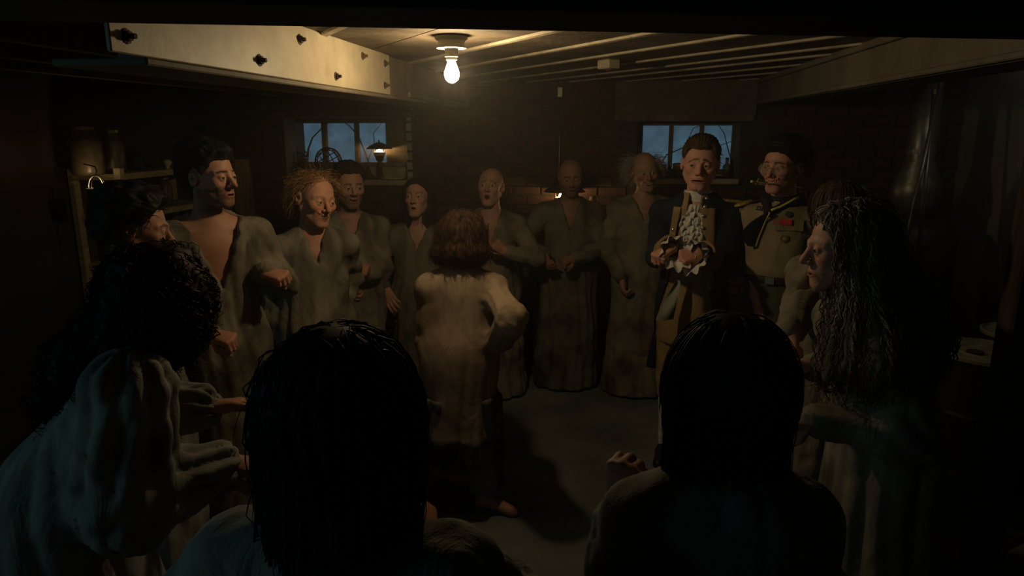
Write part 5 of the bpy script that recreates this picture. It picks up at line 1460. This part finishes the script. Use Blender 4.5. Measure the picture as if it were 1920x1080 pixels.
# ------------------------------------------------ right foreground pair
p = Person('person with brown hair half hidden behind the long grey-haired person', (1568, 402), 2.62, -70, -165, 4, hs=1.02, group='people in ragged smocks',
    rh=dict(w=W(1486, 622, 2.28), d=A3(-.25, -.4, -.7), n=A3(.7, .2, -.4), curl=FIST), rpole=A3(.5, .9, -.2), lh=dict(w=W(1600, 640, 2.5)), face=dict(tone=(.5, .31, .22), eyes=False))
p.body(); p.smock('smock', vn=.1, vw=.06, skirt=.25, seed=10.3); 
B_ = -p.F
f_ = lambda P: smax(smin(ell(p.hq(P), (0, .022, .025), (.098, .115, .106)), ecap(P, p.HC + B_ * .02, p.HC + B_ * .03 - EZ * .34, .105, .115, p.L, .7), .03) + .003 * np.sin(36 * np.arctan2((P - p.HC) @ p.L, (P - p.HC) @ p.F) + 3 * wob(P, 14)), -(p.hq(P)[:, 1] + .06), .01)
p.mane('h_brown', f_, p.HC - A3(.2, .2, .36), p.HC + A3(.2, .2, .17), .0075); p.flow('h_brown', n=260, length=.26, width=.0016, layer=.006, zr=(.45, 1), seed=51)
p = Person('person with very long wavy grey hair in profile facing left', (1584, 462), 2.02, -92, -97, 8, hs=1.05, detail=.0042, sw=.14,
    lh=dict(w=W(1525, 785, 1.9), d=A3(-1, .1, -.15), n=A3(0, .3, -1), curl=FIST), lpole=A3(.7, -.4, -.5), rh=dict(w=W(1520, 690, 2.15), d=A3(-.9, .1, .2), n=A3(.1, -.4, -.9), curl=FIST), rpole=A3(.6, .3, -.7),
    pv=np.array([*W(1650, 900, 1.98)[:2], .93]), face=dict(tone=(.52, .31, .215), nose=1.0, brow=.5, brow_c=A3(.2, .17, .13), mw=.02, mo=.003, curlf=.35, beard=False))
p.body(); p.smock('smock', vn=.12, vw=.06, skirt=.27, seed=11.8, sleeve=.066, h=.010);
B_ = -p.F
def n_mane(P):
    q = p.hq(P); an = np.arctan2((P - p.HC) @ p.L, (P - p.HC) @ B_)
    d = smin(ell(q, (0, .024, .027), (.10, .118, .106)), ecap(P, p.HC + B_ * .03 - EZ * .02, p.HC + B_ * .18 - EZ * .27, .105, .15, p.L, .95), .04)
    d = smin(d, cap(P, p.HC + B_ * .0 - EZ * .10 + p.L * .06, p.HC + p.F * .035 - EZ * .33 + p.L * .09, .05, .06), .05)
    d = smin(d, cap(P, p.HC - EZ * .10 + p.L * .05 + B_ * .04, p.HC + p.L * .17 + B_ * .07 - EZ * .30, .075, .10), .05)
    d += .006 * np.sin(24 * an + 4 * wob(P, 12, 1)) + .007 * wob(P * A3(1, 1, .5), 40, 2) + .01 * wob(P, 16, 5) * np.clip((p.HC[2] - P[:, 2]) / .2, 0, 1)
    return smax(d, -np.maximum(q[:, 1] + .045 , -.25 - q[:, 2] * 0 - .0), .012) if False else smax(d, -(q[:, 1] + .042 + .35 * np.clip(q[:, 2] - .03, 0, .1) + .3 * np.clip(-q[:, 2] - .12, 0, .3)), .012)
p.mane('h_greybrown', n_mane, p.HC - A3(.2, .3, .44), p.HC + A3(.38, .24, .17), .0075)
p.flow('h_grey', n=650, length=.30, seg=14, width=.0014, layer=.010, wave=.006, wlen=.06, zr=(.5, 1), seed=61, jitter=.12, sel=lambda q: (q[:, 1] < .05))
p.flow('h_brown', n=520, length=.34, seg=16, width=.0016, layer=.022, wave=.008, wlen=.06, zr=(.1, 1), seed=62, jitter=.2, free=.6)

# ------------------------------------------------ left foreground: big curly hair, billowing sleeve
pb = W(140, 1010, 1.70)
p = Person('stooping person with a great mass of dark auburn curls and a billowing grey sleeve', (305, 556), 1.78, 118, 118, 14, hs=1.03, sw=.18,
    pv=A3(pb[0], pb[1], .86), nb=W(262, 655, 1.75), rh=dict(w=W(425, 868, 1.72), d=A3(.9, .1, -.2), n=A3(0, .2, -1), curl=FIST), rpole=A3(-.4, -.5, -1), lh=dict(w=W(388, 765, 1.98), d=A3(.9, .2, .1), n=A3(0, -.2, -1), curl=OPEN), lpole=A3(0, .5, -1),
    face=dict(eyes=False, tone=(.46, .28, .2), curlf=1.0))
p.body(); p.smock('smock_grey', vn=0, skirt=.30, waist=.19, seed=12.6, sleeve=.105, cuff=.06, h=.0105, k_fold=1.3, sleeve_to=.95, pleat=.013)
t1_, t2_ = W(170, 690, 1.72), W(95, 745, 1.68)
def b_mane(P):
    q = p.hq(P)
    d = smin(ell(q, (0, .02, .0), (.132, .132, .138)), cap(P, p.HC - EZ * .06 - X_ * .02, t1_, .125, .10), .05); d = smin(d, cap(P, t1_, t2_, .09, .045), .04)
    return d + .011 * wob(P, 48, 2) + .008 * wob(P, 95, 5)
p.mane('h_curl', b_mane, np.minimum(p.HC, t2_) - A3(.2, .2, .12), p.HC + A3(.22, .26, .22), .0085)
p.flow('h_curl', n=520, length=.2, seg=22, width=.0022, layer=.012, wave=.010, wlen=.035, zr=(0, 1), seed=71, jitter=.35, free=.6)

# ------------------------------------------------ two people right in front of the lens, backs to it
p = Person('person with long dark hair right in front of the camera at lower left', (643, 765), 1.0, 172, 174, 6, hs=1.06, sw=.17,
    rh=dict(w=W(800, 1015, 1.30), d=A3(-.2, .8, .3), n=A3(-.5, 0, -.5), curl=FIST), rpole=A3(.8, -.2, -.6), lh=dict(w=W(420, 1100, 1.2)), face=dict(eyes=False, tone=(.5, .3, .2)))
p.body(); p.smock('smock_grey', vn=0, skirt=.28, seed=13.3, sleeve=.08);
B_ = -p.F
f_ = lambda P: smin(ell(p.hq(P), (0, .022, .022), (.102, .118, .108)), ecap(P, p.HC + B_ * .02 - EZ * .03, p.HC + B_ * .15 - EZ * .60, .120, .098, p.L, .68), .04) + (.006 * np.sin(34 * np.arctan2((P - p.HC) @ p.L, (P - p.HC) @ B_) + 3 * wob(P, 11)) + .003 * np.sin(61 * np.arctan2((P - p.HC) @ p.L, (P - p.HC) @ B_) + 4 * wob(P, 13))) * np.clip((p.HC[2] + .128 - P[:, 2]) / .03, 0, 1) + .005 * wob(P, 18)
p.mane('h_dark', f_, p.HC - A3(.2, .34, .66), p.HC + A3(.2, .2, .17), .007); p.flow('h_dark', n=700, length=.46, seg=16, width=.0014, layer=.006, zr=(.6, 1), seed=81, jitter=.08, lmin=.7, wave=.002, wlen=.12)
p.flow('h_dark', n=280, length=.30, seg=12, width=.0016, layer=.005, zr=(.92, 1), seed=82, jitter=.14, lmin=.7, down=.2)
p = Person('person with straight black hair right in front of the camera at lower right, hand raised', (1364, 722), 1.12, 178, 176, 2, hs=1.02, sw=.135, drop=.17,
    lh=dict(w=W(1166, 968, 1.16), d=A3(.08, .1, 1), n=A3(.6, .8, 0), curl=FIST), lpole=A3(-.2, -.3, -1), face=dict(eyes=False, tone=(.42, .26, .18)))
p.body(); p.smock('smock_grey', vn=0, skirt=.28, seed=14.9, sleeve=.052, cuff=.05);
B_ = -p.F
f_ = lambda P: smin(ell(p.hq(P), (0, .02, .022), (.094, .115, .106)), ecap(P, p.HC + B_ * .02, p.HC + B_ * .03 - EZ * .22, .098, .102, p.L, .72), .04) + (.003 * np.sin(38 * np.arctan2((P - p.HC) @ p.L, (P - p.HC) @ B_) + 2 * wob(P, 11)) + .0025 * np.sin(70 * np.arctan2((P - p.HC) @ p.L, (P - p.HC) @ B_) + 3 * wob(P, 13))) * np.clip((p.HC[2] + .09 - P[:, 2]) / .1, 0, 1) + .003 * wob(P, 18)
p.mane('h_black', f_, p.HC - A3(.2, .22, .27), p.HC + A3(.2, .2, .17), .006); p.flow('h_black', n=520, length=.26, seg=12, width=.0012, layer=.005, zr=(.4, 1), seed=91, jitter=.05, lmin=.7)
# ================================================================== thin smoke hanging in the room
def haze():
    mb = MB().box(room(0, 3.47, 1.65), (4.4, 3.78, 1.04), RR)
    m = bpy.data.materials.new('thin_haze'); m.use_nodes = True; nt = m.node_tree
    nt.nodes.remove(nt.nodes['Principled BSDF'])
    v = nt.nodes.new('ShaderNodeVolumeScatter'); v.inputs['Density'].default_value = HAZE; v.inputs['Color'].default_value = (1, .95, .88, 1)
    v.inputs['Anisotropy'].default_value = .3
    nt.links.new(v.outputs[0], nt.nodes['Material Output'].inputs['Volume'])
    o = mb.build('haze', m, None, tuple(room(0, 3.5, 1.13))); tag(o, 'thin warm smoky haze hanging under the ceiling around the bulb', 'haze', kind='stuff')
HAZE = .02
haze()
